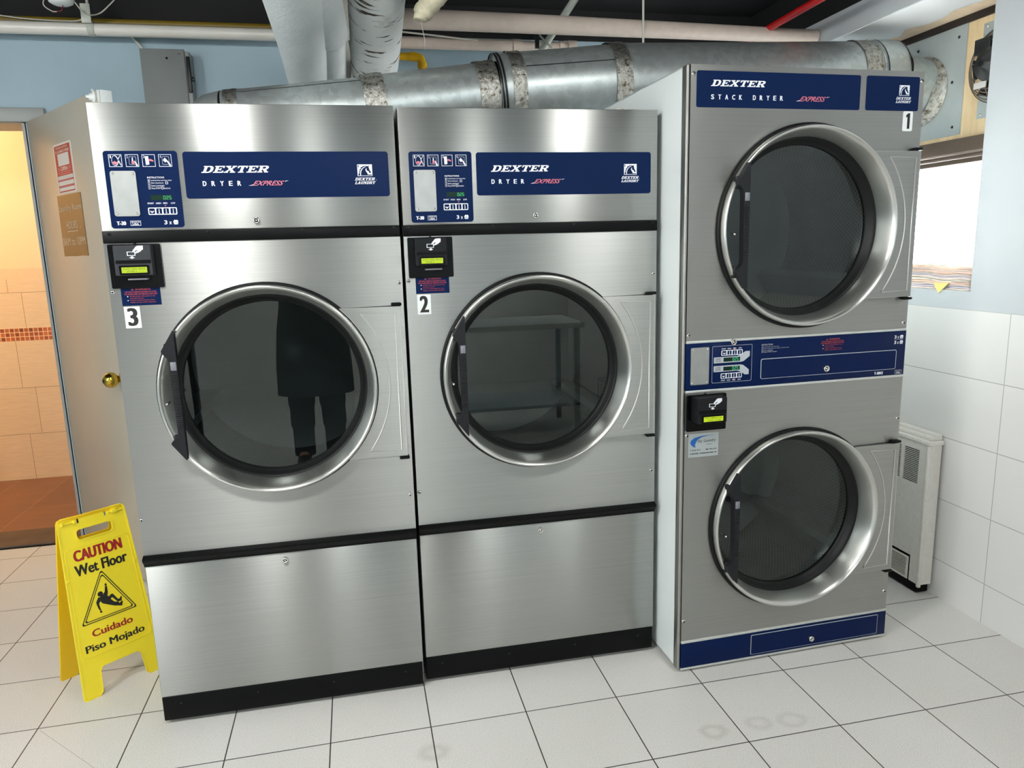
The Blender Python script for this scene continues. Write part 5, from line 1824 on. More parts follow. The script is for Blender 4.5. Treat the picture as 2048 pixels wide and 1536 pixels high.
ang = math.atan2(HD, HT)
for front in (True, False):
    mb, out, hole = leg_panel(front)
    o = mb.obj('front_leaf' if front else 'back_leaf', ws)
    bv = o.modifiers.new('bevel', 'BEVEL')
    bv.width = 0.0012
    bv.segments = 2
    bv.limit_method = 'ANGLE'
    s = 1 if front else -1
    if front:
        mt = Matrix.Translation((-0.127, -HD, 0)) @ Matrix.Rotation(-ang, 4, 'X')
    else:
        mt = Matrix.Translation((0.127, HD, 0)) @ Matrix.Rotation(PI, 4, 'Z') @ Matrix.Rotation(-ang, 4, 'X')
    o.matrix_local = mt
    # raised field and rims
    rb = MB()
    fld = [(0.020, 0.132), (0.234, 0.132), (0.240, 0.142), (0.228, 0.490), (0.219, 0.500), (0.036, 0.500), (0.027, 0.490), (0.014, 0.142)]
    ins = [(0.0225, 0.1345), (0.2315, 0.1345), (0.2375, 0.1435), (0.2257, 0.4885), (0.2175, 0.4975), (0.0375, 0.4975), (0.0293, 0.4885), (0.0165, 0.1435)]
    rb.poly([fld, ins], -0.0014, 0.0, M['yellow'] if front else M['yellow_in'])
    hr = rrect(0.069, 0.519, 0.187, 0.560, 0.013, 4)
    hi = rrect(0.073, 0.523, 0.183, 0.556, 0.010, 4)
    rb.poly([hr, hi], -0.003, 0.0, M['yellow'] if front else M['yellow_in'])
    oi = [(0.127 + (a - 0.127) * 0.965, 0.0045 + b * 0.985) for a, b in out]
    rb.poly([out, oi], -0.002, 0.0, M['yellow'] if front else M['yellow_in'])
    r2 = rb.obj('raised_rims', o)
    if front:
        cb = MB()
        for x0, x1, x2, x3 in ((0.030, 0.046, 0.066, 0.079), (0.171, 0.176, 0.194, 0.220)):
            pass
        for (a, b) in ((0.033, 0.077), (0.177, 0.221)):
            cb.tube([(a, -0.004, 0.5855), (b, -0.004, 0.5855)], 0.0035, M['yellow'], 10)
        for (a, b) in ((0.0315, 0.040), (0.066, 0.078)):
            cb.box(a, -0.009, 0.5795, b, 0.001, 0.5915, M['yellow'], 0.002)
        cb.box(0.187, -0.009, 0.5795, 0.207, 0.001, 0.5915, M['yellow'], 0.002)
        cb.box(0.0815, -0.0006, 0.578, 0.0865, 0.0015, 0.592, M['sign_black'])
        cb.box(0.166, -0.0006, 0.578, 0.1705, 0.0015, 0.592, M['plastic_grey'])
        for a, b in ((0.0215, 0.40), (0.2315, 0.40)):
            cb.box(a - 0.005, -0.004, b - 0.003, a + 0.005, 0.0, b + 0.003, M['yellow'], 0.001)
        cb.obj('hinge_clips', o)
        pt = MB()
        y = -0.0009
        text(pt, 'CAUTION', 0.0500, 0.4540, 0.2020, 0.4910, y, M['sign_red'], 0, .010, heavy=.0020)
        text(pt, 'Wet Floor', 0.0455, 0.4055, 0.2100, 0.4420, y, M['sign_black'], 0, .008, heavy=.0014)

        def tri(k, cz0=0.2965):
            P = []
            for (px, pz) in ((0.0360, 0.2440), (0.2070, 0.2440), (0.1215, 0.4000)):
                cx, cz_ = 0.1215, 0.2960
                vx, vz = px - cx, pz - cz_
                L = math.hypot(vx, vz)
                c = (cx + vx * k, cz_ + vz * k)
                a0 = math.atan2(vz, vx)
                for j in range(-3, 4):
                    a = a0 + j * 0.33
                    P.append((c[0] - math.cos(a0) * 0.005 + 0.005 * math.cos(a), c[1] - math.sin(a0) * 0.005 + 0.005 * math.sin(a)))
            return P
        pt.poly([tri(1.0), tri(0.945)], y, None, M['sign_black'])
        pt.poly([tri(0.875), tri(0.825)], y, None, M['sign_black'])
        ix = lambda l: [(0.0425 + 0.1575 * a, 0.2440 + 0.1560 * b) for a, b in l]
        # falling figure: head, body with thrown-up arm, hand on the floor, legs
        pt.poly([[(0.1055 + 0.0085 * math.cos(q * PI / 10), 0.3265 + 0.0085 * math.sin(q * PI / 10)) for q in range(20)]], y, None, M['sign_black'])
        pt.poly([[(0.0975, 0.3180), (0.1020, 0.3165), (0.1120, 0.3210), (0.1200, 0.3290), (0.1240, 0.3465), (0.1300, 0.3455), (0.1290, 0.3240), (0.1255, 0.3130),
                  (0.1300, 0.3085), (0.1370, 0.3140), (0.1430, 0.3130), (0.1560, 0.2890), (0.1620, 0.2905), (0.1655, 0.2960), (0.1690, 0.2940), (0.1655, 0.2800), (0.1530, 0.2815), (0.1390, 0.3030), (0.1330, 0.2985),
                  (0.1430, 0.2850), (0.1560, 0.2800), (0.1570, 0.2740), (0.1660, 0.2790), (0.1690, 0.2770), (0.1640, 0.2630), (0.1400, 0.2725), (0.1230, 0.2830), (0.1060, 0.2940),
                  (0.1020, 0.3030), (0.0960, 0.2960), (0.0975, 0.2800), (0.0995, 0.2740), (0.0945, 0.2740), (0.0920, 0.2800), (0.0885, 0.2960), (0.0885, 0.3040)]], y, None, M['sign_black'])
        pt.poly([[(0.1240, 0.3480), (0.1300, 0.3470), (0.1305, 0.3530), (0.1275, 0.3560), (0.1240, 0.3530)]], y, None, M['sign_black'])
        pt.poly([[(0.0940, 0.2725), (0.0995, 0.2725), (0.1010, 0.2660), (0.0985, 0.2640), (0.0945, 0.2660)]], y, None, M['sign_black'])
        text(pt, 'Cuidado', 0.0580, 0.1955, 0.1880, 0.2195, y, M['sign_red'], 0, .006, heavy=.0009)
        text(pt, 'Piso Mojado', 0.0300, 0.1430, 0.2190, 0.1745, y, M['sign_black'], 0, .0, heavy=.0012)
        pt.obj('printed_warning', o)
mb = MB()
mb.box(0.062, -0.003, HT - 0.012, 0.094, 0.003, HT + 0.001, M['yellow'], 0.001)
mb.box(-0.094, -0.003, HT - 0.012, -0.062, 0.003, HT + 0.001, M['yellow'], 0.001)
mb.obj('top_hinge', ws)

# ================================================================== EXHAUST DUCT
duct = thing('exhaust_duct', 'round galvanised exhaust duct running above the dryers to the window', 'duct', (0, 0, 0))
DYc = 0.78


def dseg(name, x0, z0, r0, x1, z1, r1, mat, y0=DYc, y1=DYc, seg=48):
    mb = MB()
    mb.tube([(x0, y0, z0), (x1, y1, z1)], [r0, r1], M[mat], seg, caps=False)
    return mb, mb.obj(name, duct)


def rings(name, items, mat, wob=0.0):
    mb = MB()
    for x0, z0, x1, z1, r in items:
        n = 5
        P = [(x0 + (x1 - x0) * i / n, DYc, z0 + (z1 - z0) * i / n) for i in range(n + 1)]
        mb.tube(P, [r * (1 + 0.006 * math.sin(i * 2.1)) for i in range(n + 1)], M[mat], 48, caps=False, wob=wob)
    return mb.obj(name, duct)


# axis heights chosen so that the top line climbs from 2.02 m to 2.26 m
dseg('duct_section', 0.235, 1.905, 0.110, 0.77, 1.962, 0.112, 'galv')
dseg('duct_section', 0.74, 1.955, 0.118, 1.245, 2.018, 0.120, 'galv')
dseg('duct_section', 1.245, 2.022, 0.142, 1.74, 2.062, 0.150, 'galv')
dseg('duct_section', 1.72, 2.062, 0.152, 2.92, 2.098, 0.156, 'galv')
# closed, tapering left end that drops to the dryer behind
mb = MB()
mb.tube([(0.24, DYc, 1.9055), (0.20, DYc + 0.005, 1.90), (0.15, DYc + 0.03, 1.875), (0.12, DYc + 0.07, 1.84), (0.11, DYc + 0.09, 1.828)], [0.1105, 0.108, 0.098, 0.088, 0.085], M['galv'], 40, caps=False)
mb.obj('duct_elbow', duct)
rings('foil_tape', [(0.245, 1.9065, 0.292, 1.9115, 0.1125)], 'foil', 0.012)
rings('foil_tape', [(0.738, 1.957, 0.818, 1.967, 0.1225)], 'foil', 0.014)
rings('foil_tape', [(1.168, 2.009, 1.245, 2.018, 0.1245)], 'foil', 0.012)
rings('foil_tape', [(1.292, 2.0265, 1.345, 2.031, 0.1465)], 'foil', 0.008)
rings('foil_tape', [(1.700, 2.0600, 1.765, 2.064, 0.1555)], 'foil', 0.006)
rings('foil_tape', [(2.790, 2.0945, 2.868, 2.0968, 0.1590)], 'foil', 0.006)
mb = MB()
for x, z, r in ((1.250, 2.020, 0.146), (1.262, 2.022, 0.147)):
    mb.tube([(x - 0.004, DYc, z), (x + 0.004, DYc, z + 0.001)], [r, r], M['dark_metal'], 48, caps=False)
mb.lathe([(0.118, 0.0), (0.146, 0.0)], M['galv'], 48, (1.246, DYc, 2.019), 'x')
mb.obj('coupling', duct)
# elbow collar and the last piece into the tin plate
mb = MB()
mb.tube([(2.875, DYc, 2.0968), (2.905, DYc, 2.098), (2.955, DYc, 2.099), (2.995, DYc, 2.097)], [0.158, 0.160, 0.161, 0.161], M['galv'], 48, caps=False)
mb.lathe([(0.161, 0.0), (0.125, 0.035)], M['galv'], 48, (2.995, DYc, 2.095), 'x')
for x in (2.885, 2.993):
    mb.tube([(x, DYc, 2.0978), (x + 0.006, DYc, 2.098)], 0.1635, M['dark_metal'], 48, caps=False)
mb.obj('end_collar', duct)
mb = MB()
mb.tube([(3.02, DYc, 2.092), (3.10, DYc + 0.005, 2.072), (3.195, DYc + 0.01, 2.052)], [0.128, 0.129, 0.130], M['galv'], 48, caps=False)
mb.obj('duct_outlet', duct)
mb = MB()
mb.lathe([(0.131, -0.060), (0.134, -0.040), (0.138, -0.012), (0.146, -0.004), (0.147, -0.001)], M['foil'], 64, (3.195, DYc + 0.01, 2.052), 'x')
mb.obj('foil_collar', duct)
# rolled seam along the left half
mb = MB()
s = []
for (x, z, r) in ((0.29, 1.911, 0.1105), (0.735, 1.958, 0.1125)):
    a = math.radians(52)
    s.append((x, DYc - r * math.cos(a), z + r * math.sin(a)))
mb.tube(s, 0.0016, M['dark_metal'], 6)
s = []
for (x, z, r) in ((1.345, 2.031, 0.1445), (1.70, 2.059, 0.1495)):
    a = math.radians(26)
    s.append((x, DYc - r * math.cos(a), z + r * math.sin(a)))
mb.tube(s, 0.0020, M['dark_metal'], 6)
mb.obj('duct_seam', duct)

# ================================================================== PIPES
def bezier(P, n=14):
    """smooth curve through control points (Catmull-Rom)"""
    P = [Vector(p) for p in P]
    Q = [P[0] * 2 - P[1]] + P + [P[-1] * 2 - P[-2]]
    out = []
    for i in range(1, len(Q) - 2):
        for k in range(n):
            t = k / n
            a, b, c, d = Q[i - 1], Q[i], Q[i + 1], Q[i + 2]
            out.append(0.5 * ((2 * b) + (c - a) * t + (2 * a - 5 * b + 4 * c - d) * t * t + (3 * b - a - 3 * c + d) * t ** 3))
    out.append(P[-1])
    return out


def pipe(name, P, r, mat, label, cat='pipe', seg=20, group=None, smooth_path=False, wob=0.0):
    mb = MB()
    Q = bezier(P) if smooth_path else P
    if isinstance(r, (list, tuple)) and smooth_path:
        m_ = len(P) - 1
        R = []
        for i in range(len(Q)):
            t = i / (len(Q) - 1) * m_
            k = min(int(t), m_ - 1)
            R.append(r[k] + (r[k + 1] - r[k]) * (t - k))
        r = R
    mb.tube(Q, r, M[mat], seg, wob=wob)
    return tag(mb.obj(name), label, cat, group)


def part(parent, name, P, r, mat, seg=24, wob=0.0):
    Q = bezier(P)
    m_ = len(P) - 1
    R = []
    for i in range(len(Q)):
        t_ = i / (len(Q) - 1) * m_
        k = min(int(t_), m_ - 1)
        R.append(r[k] + (r[k + 1] - r[k]) * (t_ - k))
    mb = MB()
    mb.tube(Q, R, M[mat], seg, wob=wob)
    return mb.obj(name, parent)


lp = thing('lagged_pipes', 'pair of white plastered pipes grown together, left of the cracked pipe', 'pipe')
part(lp, 'thick_pipe', [(0.512, 1.66, 2.03), (0.512, 1.40, 2.140), (0.512, 1.0, 2.250), (0.505, 0.62, 2.345), (0.50, 0.3, 2.42)], [0.080, 0.084, 0.096, 0.110, 0.118], 'lag', 32, 0.004)
part(lp, 'thin_pipe', [(0.630, 1.66, 2.05), (0.626, 1.40, 2.140), (0.626, 1.05, 2.262), (0.622, 0.96, 2.288)], [0.044, 0.050, 0.056, 0.058], 'lag', 24, 0.004)
part(lp, 'rounded_elbow', [(0.626, 1.045, 2.262), (0.622, 1.0, 2.285), (0.600, 0.80, 2.345), (0.570, 0.55, 2.42), (0.55, 0.35, 2.50)], [0.048, 0.072, 0.080, 0.084, 0.086], 'lag', 28)
pipe('cream_pipe', [(0.685, 1.62, 1.98), (0.688, 1.52, 2.18), (0.690, 1.44, 2.36), (0.69, 1.38, 2.44), (0.695, 1.25, 2.50)], [0.036, 0.036, 0.036, 0.036, 0.034], 'pipe_cream',
     'cream pipe bending between the plastered pipes and the cracked pipe', smooth_path=True)
cp_ = thing('cracked_pipe', 'thick lagged pipe with dark cracks and a torn crosspiece at the ceiling', 'pipe')
part(cp_, 'cracked_lagging', [(0.790, 1.66, 2.04), (0.795, 1.40, 2.150), (0.806, 1.15, 2.285), (0.812, 0.92, 2.40), (0.815, 0.70, 2.50)], [0.094, 0.098, 0.106, 0.112, 0.114], 'lag_dirty', 36, 0.006)
part(cp_, 'crosspiece', [(0.80, 0.75, 2.52), (0.90, 0.70, 2.455), (0.98, 0.66, 2.425), (1.06, 0.62, 2.415), (1.14, 0.58, 2.42)], [0.092, 0.090, 0.086, 0.080, 0.070], 'lag', 32)
mb = MB()
mb.tube(bezier([(1.03, 0.70, 2.36), (0.985, 0.70, 2.305), (0.962, 0.70, 2.272), (0.957, 0.70, 2.255)], 6), [0.042] * 6 + [0.036] * 6 + [0.026] * 6 + [0.020], plain('torn_lagging', (204, 196, 170), 0.8, var=0.15, scale=30, bump=0.5), 14, wob=0.06)
mb.obj('torn_flap', cp_)
mb = MB()
mb.tube(bezier([(0.960, 0.70, 2.258), (0.966, 0.71, 2.225), (0.972, 0.72, 2.195), (0.974, 0.735, 2.165)], 6), 0.0014, M['cable'], 6)
tag(mb.obj('string'), 'loose thread hanging from the torn lagging', 'string')
mb = MB()
mb.tube(bezier([(0.700, 1.28, 2.33), (0.705, 1.26, 2.28), (0.703, 1.25, 2.22), (0.700, 1.25, 2.155)], 6), [0.006] * 7 + [0.0055] * 6 + [0.005] * 6, M['cable'], 8)
tag(mb.obj('hanging_strip'), 'thin cream strip hanging in front of the cream pipe', 'strip')

# pipes along the back wall
pipe('wall_pipe', [(XL, 1.60, 2.433), (0.66, 1.60, 2.430)], 0.0265, 'pipe_cream', 'white pipe along the top of the blue wall on the left')
pipe('gas_pipe', [(XL, 1.655, 2.478), (0.7, 1.655, 2.476)], 0.017, 'pipe_yellow_dim', 'dull yellow pipe running behind the white wall pipe')
pipe('ceiling_pipe', [(0.70, 1.09, 2.375), (1.5, 1.09, 2.370), (2.3, 1.09, 2.362), (2.853, 1.09, 2.357)], [0.041, 0.039, 0.034, 0.030], 'pipe_pink', 'long pinkish lagged pipe running to the right wall under the ceiling', seg=24)
mb = MB()
mb.tube([(0.70, 1.60, 2.415), (1.52, 1.60, 2.413)], 0.0275, M['pipe_pink'], 20)
mb.tube([(1.50, 1.60, 2.413), (1.54, 1.60, 2.413)], 0.031, M['pipe_pink'], 20)
mb.tube([(1.54, 1.60, 2.413), (1.80, 1.60, 2.413)], 0.0245, M['pipe_pink'], 20)
for x in (1.66, 1.74):
    mb.tube([(x, 1.60, 2.413), (x + 0.022, 1.60, 2.413)], 0.029, M['pipe_pink'], 20)
mb.tube([(1.785, 1.60, 2.413), (1.83, 1.60, 2.413)], 0.033, M['pipe_pink'], 20)
tag(mb.obj('capped_pipe'), 'short pinkish pipe with a capped end on the back wall', 'pipe')
mb = MB()
mb.tube([(0.66, 1.60, 2.350), (1.005, 1.60, 2.350)], 0.0175, M['pipe_yellow'], 16)
mb.tube([(0.985, 1.60, 2.350), (1.012, 1.60, 2.350)], 0.0225, M['pipe_yellow'], 16)
mb.tube(bezier([(1.005, 1.60, 2.350), (1.035, 1.60, 2.343), (1.044, 1.60, 2.315)], 6), 0.021, M['pipe_yellow'], 16)
mb.tube([(1.044, 1.60, 2.322), (1.044, 1.60, 2.300)], 0.0235, M['pipe_yellow'], 16)
mb.tube([(1.044, 1.60, 2.310), (1.044, 1.60, 1.95)], 0.0185, M['pipe_yellow'], 16)
tag(mb.obj('gas_pipe'), 'bright yellow gas pipe with an elbow turning down behind the duct', 'pipe')
pipe('conduit', [(1.570, 1.48, 2.30), (1.600, 1.40, 2.345), (1.675, 1.1, 2.480), (1.70, 1.0, 2.525)], 0.0165, 'conduit', 'diagonal painted conduit slanting up across the ceiling pipes')
pipe('hanger_rod', [(1.970, 1.045, 2.61), (1.972, 1.045, 2.25)], 0.0050, 'conduit', 'thin vertical rod hanging through the long ceiling pipe', seg=10)
mb = MB()
mb.box(1.542, 1.29, 2.325, 1.560, 1.305, 2.40, M['dark_metal'])
mb.tube([(1.555, 1.30, 2.392), (1.618, 1.28, 2.322)], 0.0045, M['conduit'], 8)
tag(mb.obj('pipe_bracket'), 'small dark bracket with a thin brace under the conduit', 'bracket')
pipe('sprinkler_pipe', [(2.60, 1.55, 2.375), (2.60, 0.985, 2.385), (2.60, 0.30, 2.395), (2.60, -0.8, 2.41)], 0.0155, 'pipe_red', 'red sprinkler pipe under the black ceiling by the right wall')
mb = MB()
mb.tube([(-0.435, 1.615, 2.61), (-0.432, 1.60, 2.50)], 0.006, M['conduit'], 8)
mb.box(-0.452, 1.560, 2.448, -0.412, 1.566, 2.528, M['conduit'], 0.002)
for i in range(12):
    pass
P = [(-0.425, 1.60 + 0.0295 * math.cos(a * PI / 9 + PI / 2), 2.433 + 0.0295 * math.sin(a * PI / 9 + PI / 2)) for a in range(19)]
for k in range(7):
    mb.tube([(x - 0.012 + k * 0.004, y_, z_) for x, y_, z_ in P], 0.0025, M['conduit'], 6, caps=False)
mb.lathe([(0.0, -0.007), (0.007, -0.006), (0.008, 0.0)], M['conduit'], 12, (-0.434, 1.561, 2.490))
tag(mb.obj('pipe_hanger'), 'white strap hanger around the wall pipe on the left', 'hanger')
mb = MB()
mb.lathe([(0.0, -0.035), (0.03, -0.034), (0.045, -0.026), (0.05, -0.012), (0.05, 0.0)], M['white_paint'], 28, (-0.473, 1.40, 2.505), 'z')
mb.tube([(-0.473, 1.40, 2.505), (-0.473, 1.40, 2.62)], 0.012, M['conduit'], 10)
tag(mb.obj('smoke_detector'), 'small white detector hanging under the black ceiling with loose wires', 'detector')
mb = MB()
mb.tube(bezier([(-0.52, 1.40, 2.52), (-0.545, 1.41, 2.475), (-0.52, 1.42, 2.452), (-0.500, 1.42, 2.450)], 8), 0.0022, M['cable'], 6)
mb.tube(bezier([(-0.500, 1.42, 2.450), (-0.478, 1.41, 2.453), (-0.466, 1.40, 2.475)], 8), 0.0018, plain('red_wire', (120, 30, 34), 0.5), 6)
tag(mb.obj('loose_wire'), 'loose looped wire below the white detector', 'wire')
pipe('cable', bezier([(-0.425, 1.40, 2.49), (-0.40, 1.45, 2.455), (-0.36, 1.50, 2.470), (-0.30, 1.5, 2.52), (-0.22, 1.5, 2.60)], 8), 0.0028, 'cable', 'grey cable swinging from the detector past the strap hanger', 'cable', 8)
pipe('cable', bezier([(-0.86, 1.62, 2.492), (-0.70, 1.62, 2.474), (-0.52, 1.61, 2.466), (-0.46, 1.60, 2.472), (-0.42, 1.60, 2.49)], 8), 0.0032, 'cable', 'white cable lying along the top of the wall pipe', 'cable', 8)
pipe('cable', bezier([(0.90, 1.55, 2.452), (1.10, 1.56, 2.440), (1.25, 1.57, 2.430), (1.32, 1.575, 2.428)], 8), 0.0045, 'cable', 'pale cable sagging above the capped pipe', 'cable', 8)

# electrical box on the back wall
eb = thing('junction_box', 'grey metal junction box on the blue wall above the left dryer', 'box', (0, 0, 0))
mb = MB()
mb.box(-0.232, 1.612, 1.86, -0.030, 1.699, 2.352, M['grey_paint'], 0.003)
mb.obj('box_body', eb)
mb = MB()
mb.box(-0.238, 1.600, 1.855, -0.048, 1.612, 2.358, plain('grey_steel_cover', (118, 122, 122), 0.5, var=0.04, scale=9), 0.002)
mb.lathe([(0.0, -0.003), (0.0048, -0.002), (0.0052, 0.0)], M['black'], 14, (-0.125, 1.600, 2.318))
for x in (-0.073, -0.066):
    mb.box(x - 0.001, 1.5994, 2.334, x + 0.001, 1.6, 2.341, M['black'])
mb.obj('box_cover', eb)
mb = MB()
mb.box(-0.034, 1.620, 2.225, -0.018, 1.640, 2.243, M['dark_metal'], 0.002)
mb.box(-0.045, 1.606, 2.17, -0.028, 1.620, 2.330, M['dark_metal'], 0.004)
mb.obj('box_latch', eb)
pipe('conduit', [(-0.285, 1.685, 2.43), (-0.225, 1.670, 2.355)], 0.006, 'conduit', 'thin conduit slanting down into the junction box', seg=10)

# lint and scraps lying on the middle dryer
mb = MB()
for i in range(9):
    x = 1.385 + random.uniform(0, 0.13)
    y_ = 0.05 + random.uniform(0, 0.05)
    mb.ball((x, y_, 1.8275 + 0.004), 0.006 + random.uniform(0, 0.004), M['lint'], 8, 6, (1.6, 1.0, 0.6))
tag(mb.obj('lint'), 'scraps of lint lying on top of the middle dryer', 'lint', kind='stuff')
# ================================================================== BEHIND THE CAMERA (seen mirrored in the door glass)
# laundry cart
lc = thing('laundry_cart', 'wheeled wire laundry cart standing behind the camera', 'cart', (2.38, -1.62, 0))
mb = MB()
cw, cd = 0.62, 0.42
for zz in (0.26, 0.44, 0.62):
    mb.tube([(-cw / 2, -cd / 2, zz), (cw / 2, -cd / 2, zz), (cw / 2, cd / 2, zz), (-cw / 2, cd / 2, zz), (-cw / 2, -cd / 2, zz)], 0.006, M['chrome'], 8)
for i in range(13):
    x = -cw / 2 + cw * i / 12
    for s in (-1, 1):
        mb.tube([(x, s * cd / 2, 0.26), (x, s * cd / 2, 0.62)], 0.0025, M['chrome'], 6)
    mb.tube([(x, -cd / 2, 0.26), (x, cd / 2, 0.26)], 0.0025, M['chrome'], 6)
for i in range(9):
    y_ = -cd / 2 + cd * i / 8
    for s in (-1, 1):
        mb.tube([(s * cw / 2, y_, 0.26), (s * cw / 2, y_, 0.62)], 0.0025, M['chrome'], 6)
mb.obj('basket', lc)
mb = MB()
for s in (-1, 1):
    mb.tube([(s * cw / 2, 0, 0.13), (s * cw / 2, 0, 1.62)], 0.011, M['chrome'], 12)
mb.tube([(-cw / 2, 0, 1.62), (cw / 2, 0, 1.62)], 0.011, M['chrome'], 12)
mb.tube([(-cw / 2, -cd / 2, 0.14), (-cw / 2, cd / 2, 0.14)], 0.011, M['chrome'], 12)
mb.tube([(cw / 2, -cd / 2, 0.14), (cw / 2, cd / 2, 0.14)], 0.011, M['chrome'], 12)
mb.obj('frame', lc)
for sx in (-1, 1):
    for sy in (-1, 1):
        mb = MB()
        x, y_ = sx * cw / 2, sy * cd / 2
        mb.lathe([(0.0, -0.014), (0.046, -0.014), (0.058, -0.010), (0.060, 0.0), (0.058, 0.010), (0.046, 0.014), (0.0, 0.014)], M['rubber'], 28, (x, y_, 0.060), 'x')
        mb.box(x - 0.022, y_ - 0.010, 0.055, x - 0.017, y_ + 0.014, 0.135, M['chrome'])
        mb.box(x + 0.017, y_ - 0.010, 0.055, x + 0.022, y_ + 0.014, 0.135, M['chrome'])
        mb.box(x - 0.024, y_ - 0.02, 0.124, x + 0.024, y_ + 0.02, 0.145, M['dark_metal'], 0.003)
        mb.obj('caster', lc)

tb = thing('folding_table', 'long white topped folding table behind the camera', 'table', (1.55, -3.15, 0))
mb = MB()
mb.box(-0.75, -0.32, 0.82, 0.75, 0.32, 0.86, M['table_top'], 0.004)
mb.obj('table_top', tb)
mb = MB()
mb.box(-0.72, -0.29, 0.22, 0.72, 0.29, 0.245, M['tin'], 0.003)
mb.obj('lower_shelf', tb)
for sx in (-1, 1):
    for sy in (-1, 1):
        mb = MB()
        mb.box(sx * 0.70 - 0.02, sy * 0.27 - 0.02, 0.0, sx * 0.70 + 0.02, sy * 0.27 + 0.02, 0.82, M['tin'], 0.003)
        mb.obj('leg', tb)

# the photographer, mirrored in the left glass
ph = thing('person', 'person in a dark knee-length coat holding up a phone', 'person', (0.345, -2.66, 0.0), 0.0)


def skin_mesh(name, nodes, edges, mat, parent, root=0, sub=2):
    me = bpy.data.meshes.new(name)
    me.from_pydata([n[0] for n in nodes], edges, [])
    o = bpy.data.objects.new(name, me)
    COL.objects.link(o)
    o.parent = parent
    sk = o.modifiers.new('skin', 'SKIN')
    for i, n in enumerate(nodes):
        r = n[1] if isinstance(n[1], tuple) else (n[1], n[1])
        me.skin_vertices[0].data[i].radius = r
        me.skin_vertices[0].data[i].use_root = (i == root)
    s = o.modifiers.new('sub', 'SUBSURF')
    s.levels = sub
    s.render_levels = sub
    sk.use_smooth_shade = True
    me.materials.append(mat)
    return o


# +y is forward (towards the dryers); the phone sits just behind the lens
PHN = (CAM.x - 0.345, CAM.y - 0.018 + 2.66, CAM.z)
B = [((0, 0, 0.98), (0.16, 0.12)), ((0, 0, 1.14), (0.15, 0.11)), ((0, 0.0, 1.30), (0.17, 0.12)), ((0, -0.005, 1.42), (0.12, 0.08)), ((0, 0.005, 1.50), (0.055, 0.055)),
     ((0, 0.02, 1.57), (0.060, 0.070)), ((0, 0.025, 1.64), (0.074, 0.092)), ((0, 0.02, 1.71), (0.066, 0.082)), ((0, 0.015, 1.755), (0.030, 0.04)),
     ((0.16, -0.005, 1.39), 0.058), ((0.25, 0.06, 1.18), 0.046), ((PHN[0] - 0.02, PHN[1] - 0.16, 1.33), 0.034), ((PHN[0] + 0.035, PHN[1] - 0.045, 1.375), 0.024),
     ((-0.16, -0.005, 1.39), 0.058), ((-0.10, 0.10, 1.17), 0.046), ((PHN[0] - 0.17, PHN[1] - 0.20, 1.30), 0.034), ((PHN[0] - 0.085, PHN[1] - 0.045, 1.375), 0.024),
     ((0.095, 0, 0.90), 0.092), ((0.10, 0.01, 0.50), 0.060), ((0.105, -0.02, 0.28), 0.055), ((0.105, -0.03, 0.10), 0.040), ((0.11, 0.09, 0.045), 0.034),
     ((-0.095, 0, 0.90), 0.092), ((-0.10, 0.01, 0.50), 0.060), ((-0.105, -0.02, 0.28), 0.055), ((-0.105, -0.03, 0.10), 0.040), ((-0.11, 0.09, 0.045), 0.034)]
E_ = [(0, 1), (1, 2), (2, 3), (3, 4), (4, 5), (5, 6), (6, 7), (7, 8), (3, 9), (9, 10), (10, 11), (11, 12), (3, 13), (13, 14), (14, 15), (15, 16),
      (0, 17), (17, 18), (18, 19), (19, 20), (20, 21), (0, 22), (22, 23), (23, 24), (24, 25), (25, 26)]
body = skin_mesh('body', B, E_, M['skin'], ph)
# face
mb = MB()
mb.ball((0, 0.118, 1.625), 0.013, M['skin'], 12, 8, (0.8, 1.2, 1.5))
for s in (-1, 1):
    mb.ball((s * 0.030, 0.102, 1.650), 0.0105, M['sticker'], 12, 8, (1.2, 0.7, 0.8))
    mb.ball((s * 0.030, 0.110, 1.650), 0.005, M['ink_black'], 8, 6, (1, 0.6, 1))
    mb.ball((s * 0.076, 0.012, 1.640), 0.022, M['skin'], 12, 8, (0.4, 0.8, 1.3))
mb.ball((0, 0.102, 1.587), 0.016, M['ink_pink'], 12, 8, (1.4, 0.5, 0.4))
mb.obj('face', ph)
mb = MB()
mb.lathe([(0.0, 0.105), (0.05, 0.095), (0.085, 0.055), (0.096, 0.0), (0.098, -0.05), (0.090, -0.11)], M['hair'], 28, (0, -0.012, 1.680), 'z', arc=(math.radians(-30), math.radians(210)))
mb.lathe([(0.0, 0.106), (0.05, 0.096), (0.086, 0.056), (0.097, 0.025)], M['hair'], 28, (0, -0.005, 1.680), 'z')
mb.obj('hair', ph)
# coat: torso and skirt, two sleeves
mb = MB()
prof = [(0.250, 0.50), (0.246, 0.70), (0.226, 0.92), (0.200, 1.08), (0.195, 1.20), (0.198, 1.33), (0.185, 1.40), (0.13, 1.455), (0.075, 1.495), (0.070, 1.515), (0.078, 1.52)]
mb.M = Matrix.Scale(0.66, 4, (0, 1, 0))
mb.lathe(prof, M['coat'], 40, (0, 0, 0), 'z')
mb.M = Matrix()
mb.obj('coat', ph)
for q in ((9, 10, 11), (13, 14, 15)):
    P = [Vector(B[i][0]) for i in q]
    end = P[2] + (Vector(B[q[2] + 1][0]) - P[2]) * 0.35
    mb = MB()
    st = P[0] + (Vector((0, 0, 1.40)) - P[0]) * 0.35
    mb.tube(bezier([st, P[0] + Vector((0, 0, -0.01)), P[1], P[2], end], 8), [0.085] * 4 + [0.078] * 10 + [0.066] * 10 + [0.056] * 9, M['coat'], 18)
    mb.obj('sleeve', ph)
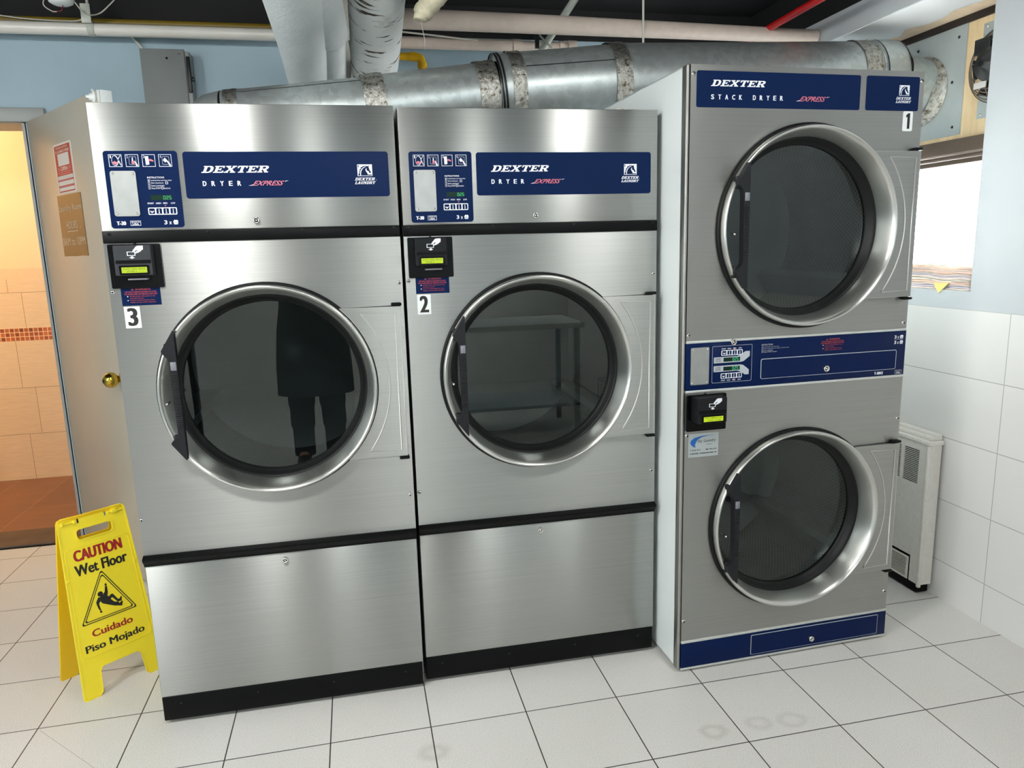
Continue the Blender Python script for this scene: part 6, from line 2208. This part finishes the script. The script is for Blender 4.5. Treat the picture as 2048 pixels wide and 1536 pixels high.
for i0 in (17, 22):
    P = [Vector(B[i0 + k][0]) for k in range(4)]
    mb = MB()
    mb.tube(bezier([P[0], P[1], P[2], P[3] + Vector((0, 0, -0.03))], 8), [0.098] * 5 + [0.088] * 6 + [0.080] * 6 + [0.070] * 8, M['trousers'], 18)
    mb.obj('trouser_leg', ph)
    mb = MB()
    s = 1 if i0 == 17 else -1
    mb.ball((s * 0.108, 0.045, 0.045), 0.05, M['shoe'], 16, 10, (0.95, 2.7, 0.88))
    mb.obj('shoe', ph)
# hands: palm plus five fingers each, closed on the phone's two long edges
for s, w in ((1, 12), (-1, 16)):
    wr = Vector(B[w][0])
    ex = PHN[0] + s * 0.040
    nodes = [(tuple(wr), 0.024), ((ex + s * 0.022, PHN[1] - 0.022, PHN[2] - 0.030), (0.030, 0.016))]
    edges = [(0, 1)]
    for k in range(4):
        zf = PHN[2] - 0.050 + k * 0.021
        L = (0.030, 0.036, 0.038, 0.033)[k]
        i = len(nodes)
        nodes += [((ex + s * 0.026, PHN[1] + 0.001, zf), 0.009), ((ex + s * 0.014, PHN[1] + 0.012, zf + 0.002), 0.0085), ((ex + s * 0.014 - s * L * 0.45, PHN[1] + 0.0135, zf + 0.003), 0.0075)]
        edges += [(1, i), (i, i + 1), (i + 1, i + 2)]
    i = len(nodes)
    nodes += [((ex + s * 0.012, PHN[1] - 0.030, PHN[2] - 0.020), 0.010), ((ex - s * 0.004, PHN[1] - 0.022, PHN[2] + 0.004), 0.009), ((ex - s * 0.012, PHN[1] - 0.015, PHN[2] + 0.020), 0.008)]
    edges += [(1, i), (i, i + 1), (i + 1, i + 2)]
    skin_mesh('hand', nodes, edges, M['skin'], ph, 0, 1)
phn = thing('phone', 'dark mobile phone held up by the person behind the camera', 'phone', (CAM.x, CAM.y - 0.018, CAM.z))
mb = MB()
mb.box(-0.037, -0.004, -0.110, 0.037, 0.004, 0.040, M['black_gloss'], 0.0035)
mb.obj('phone_body', phn)
mb = MB()
mb.box(-0.030, 0.004, -0.006, 0.006, 0.006, 0.033, M['reader'], 0.002)
mb.obj('camera_bump', phn)
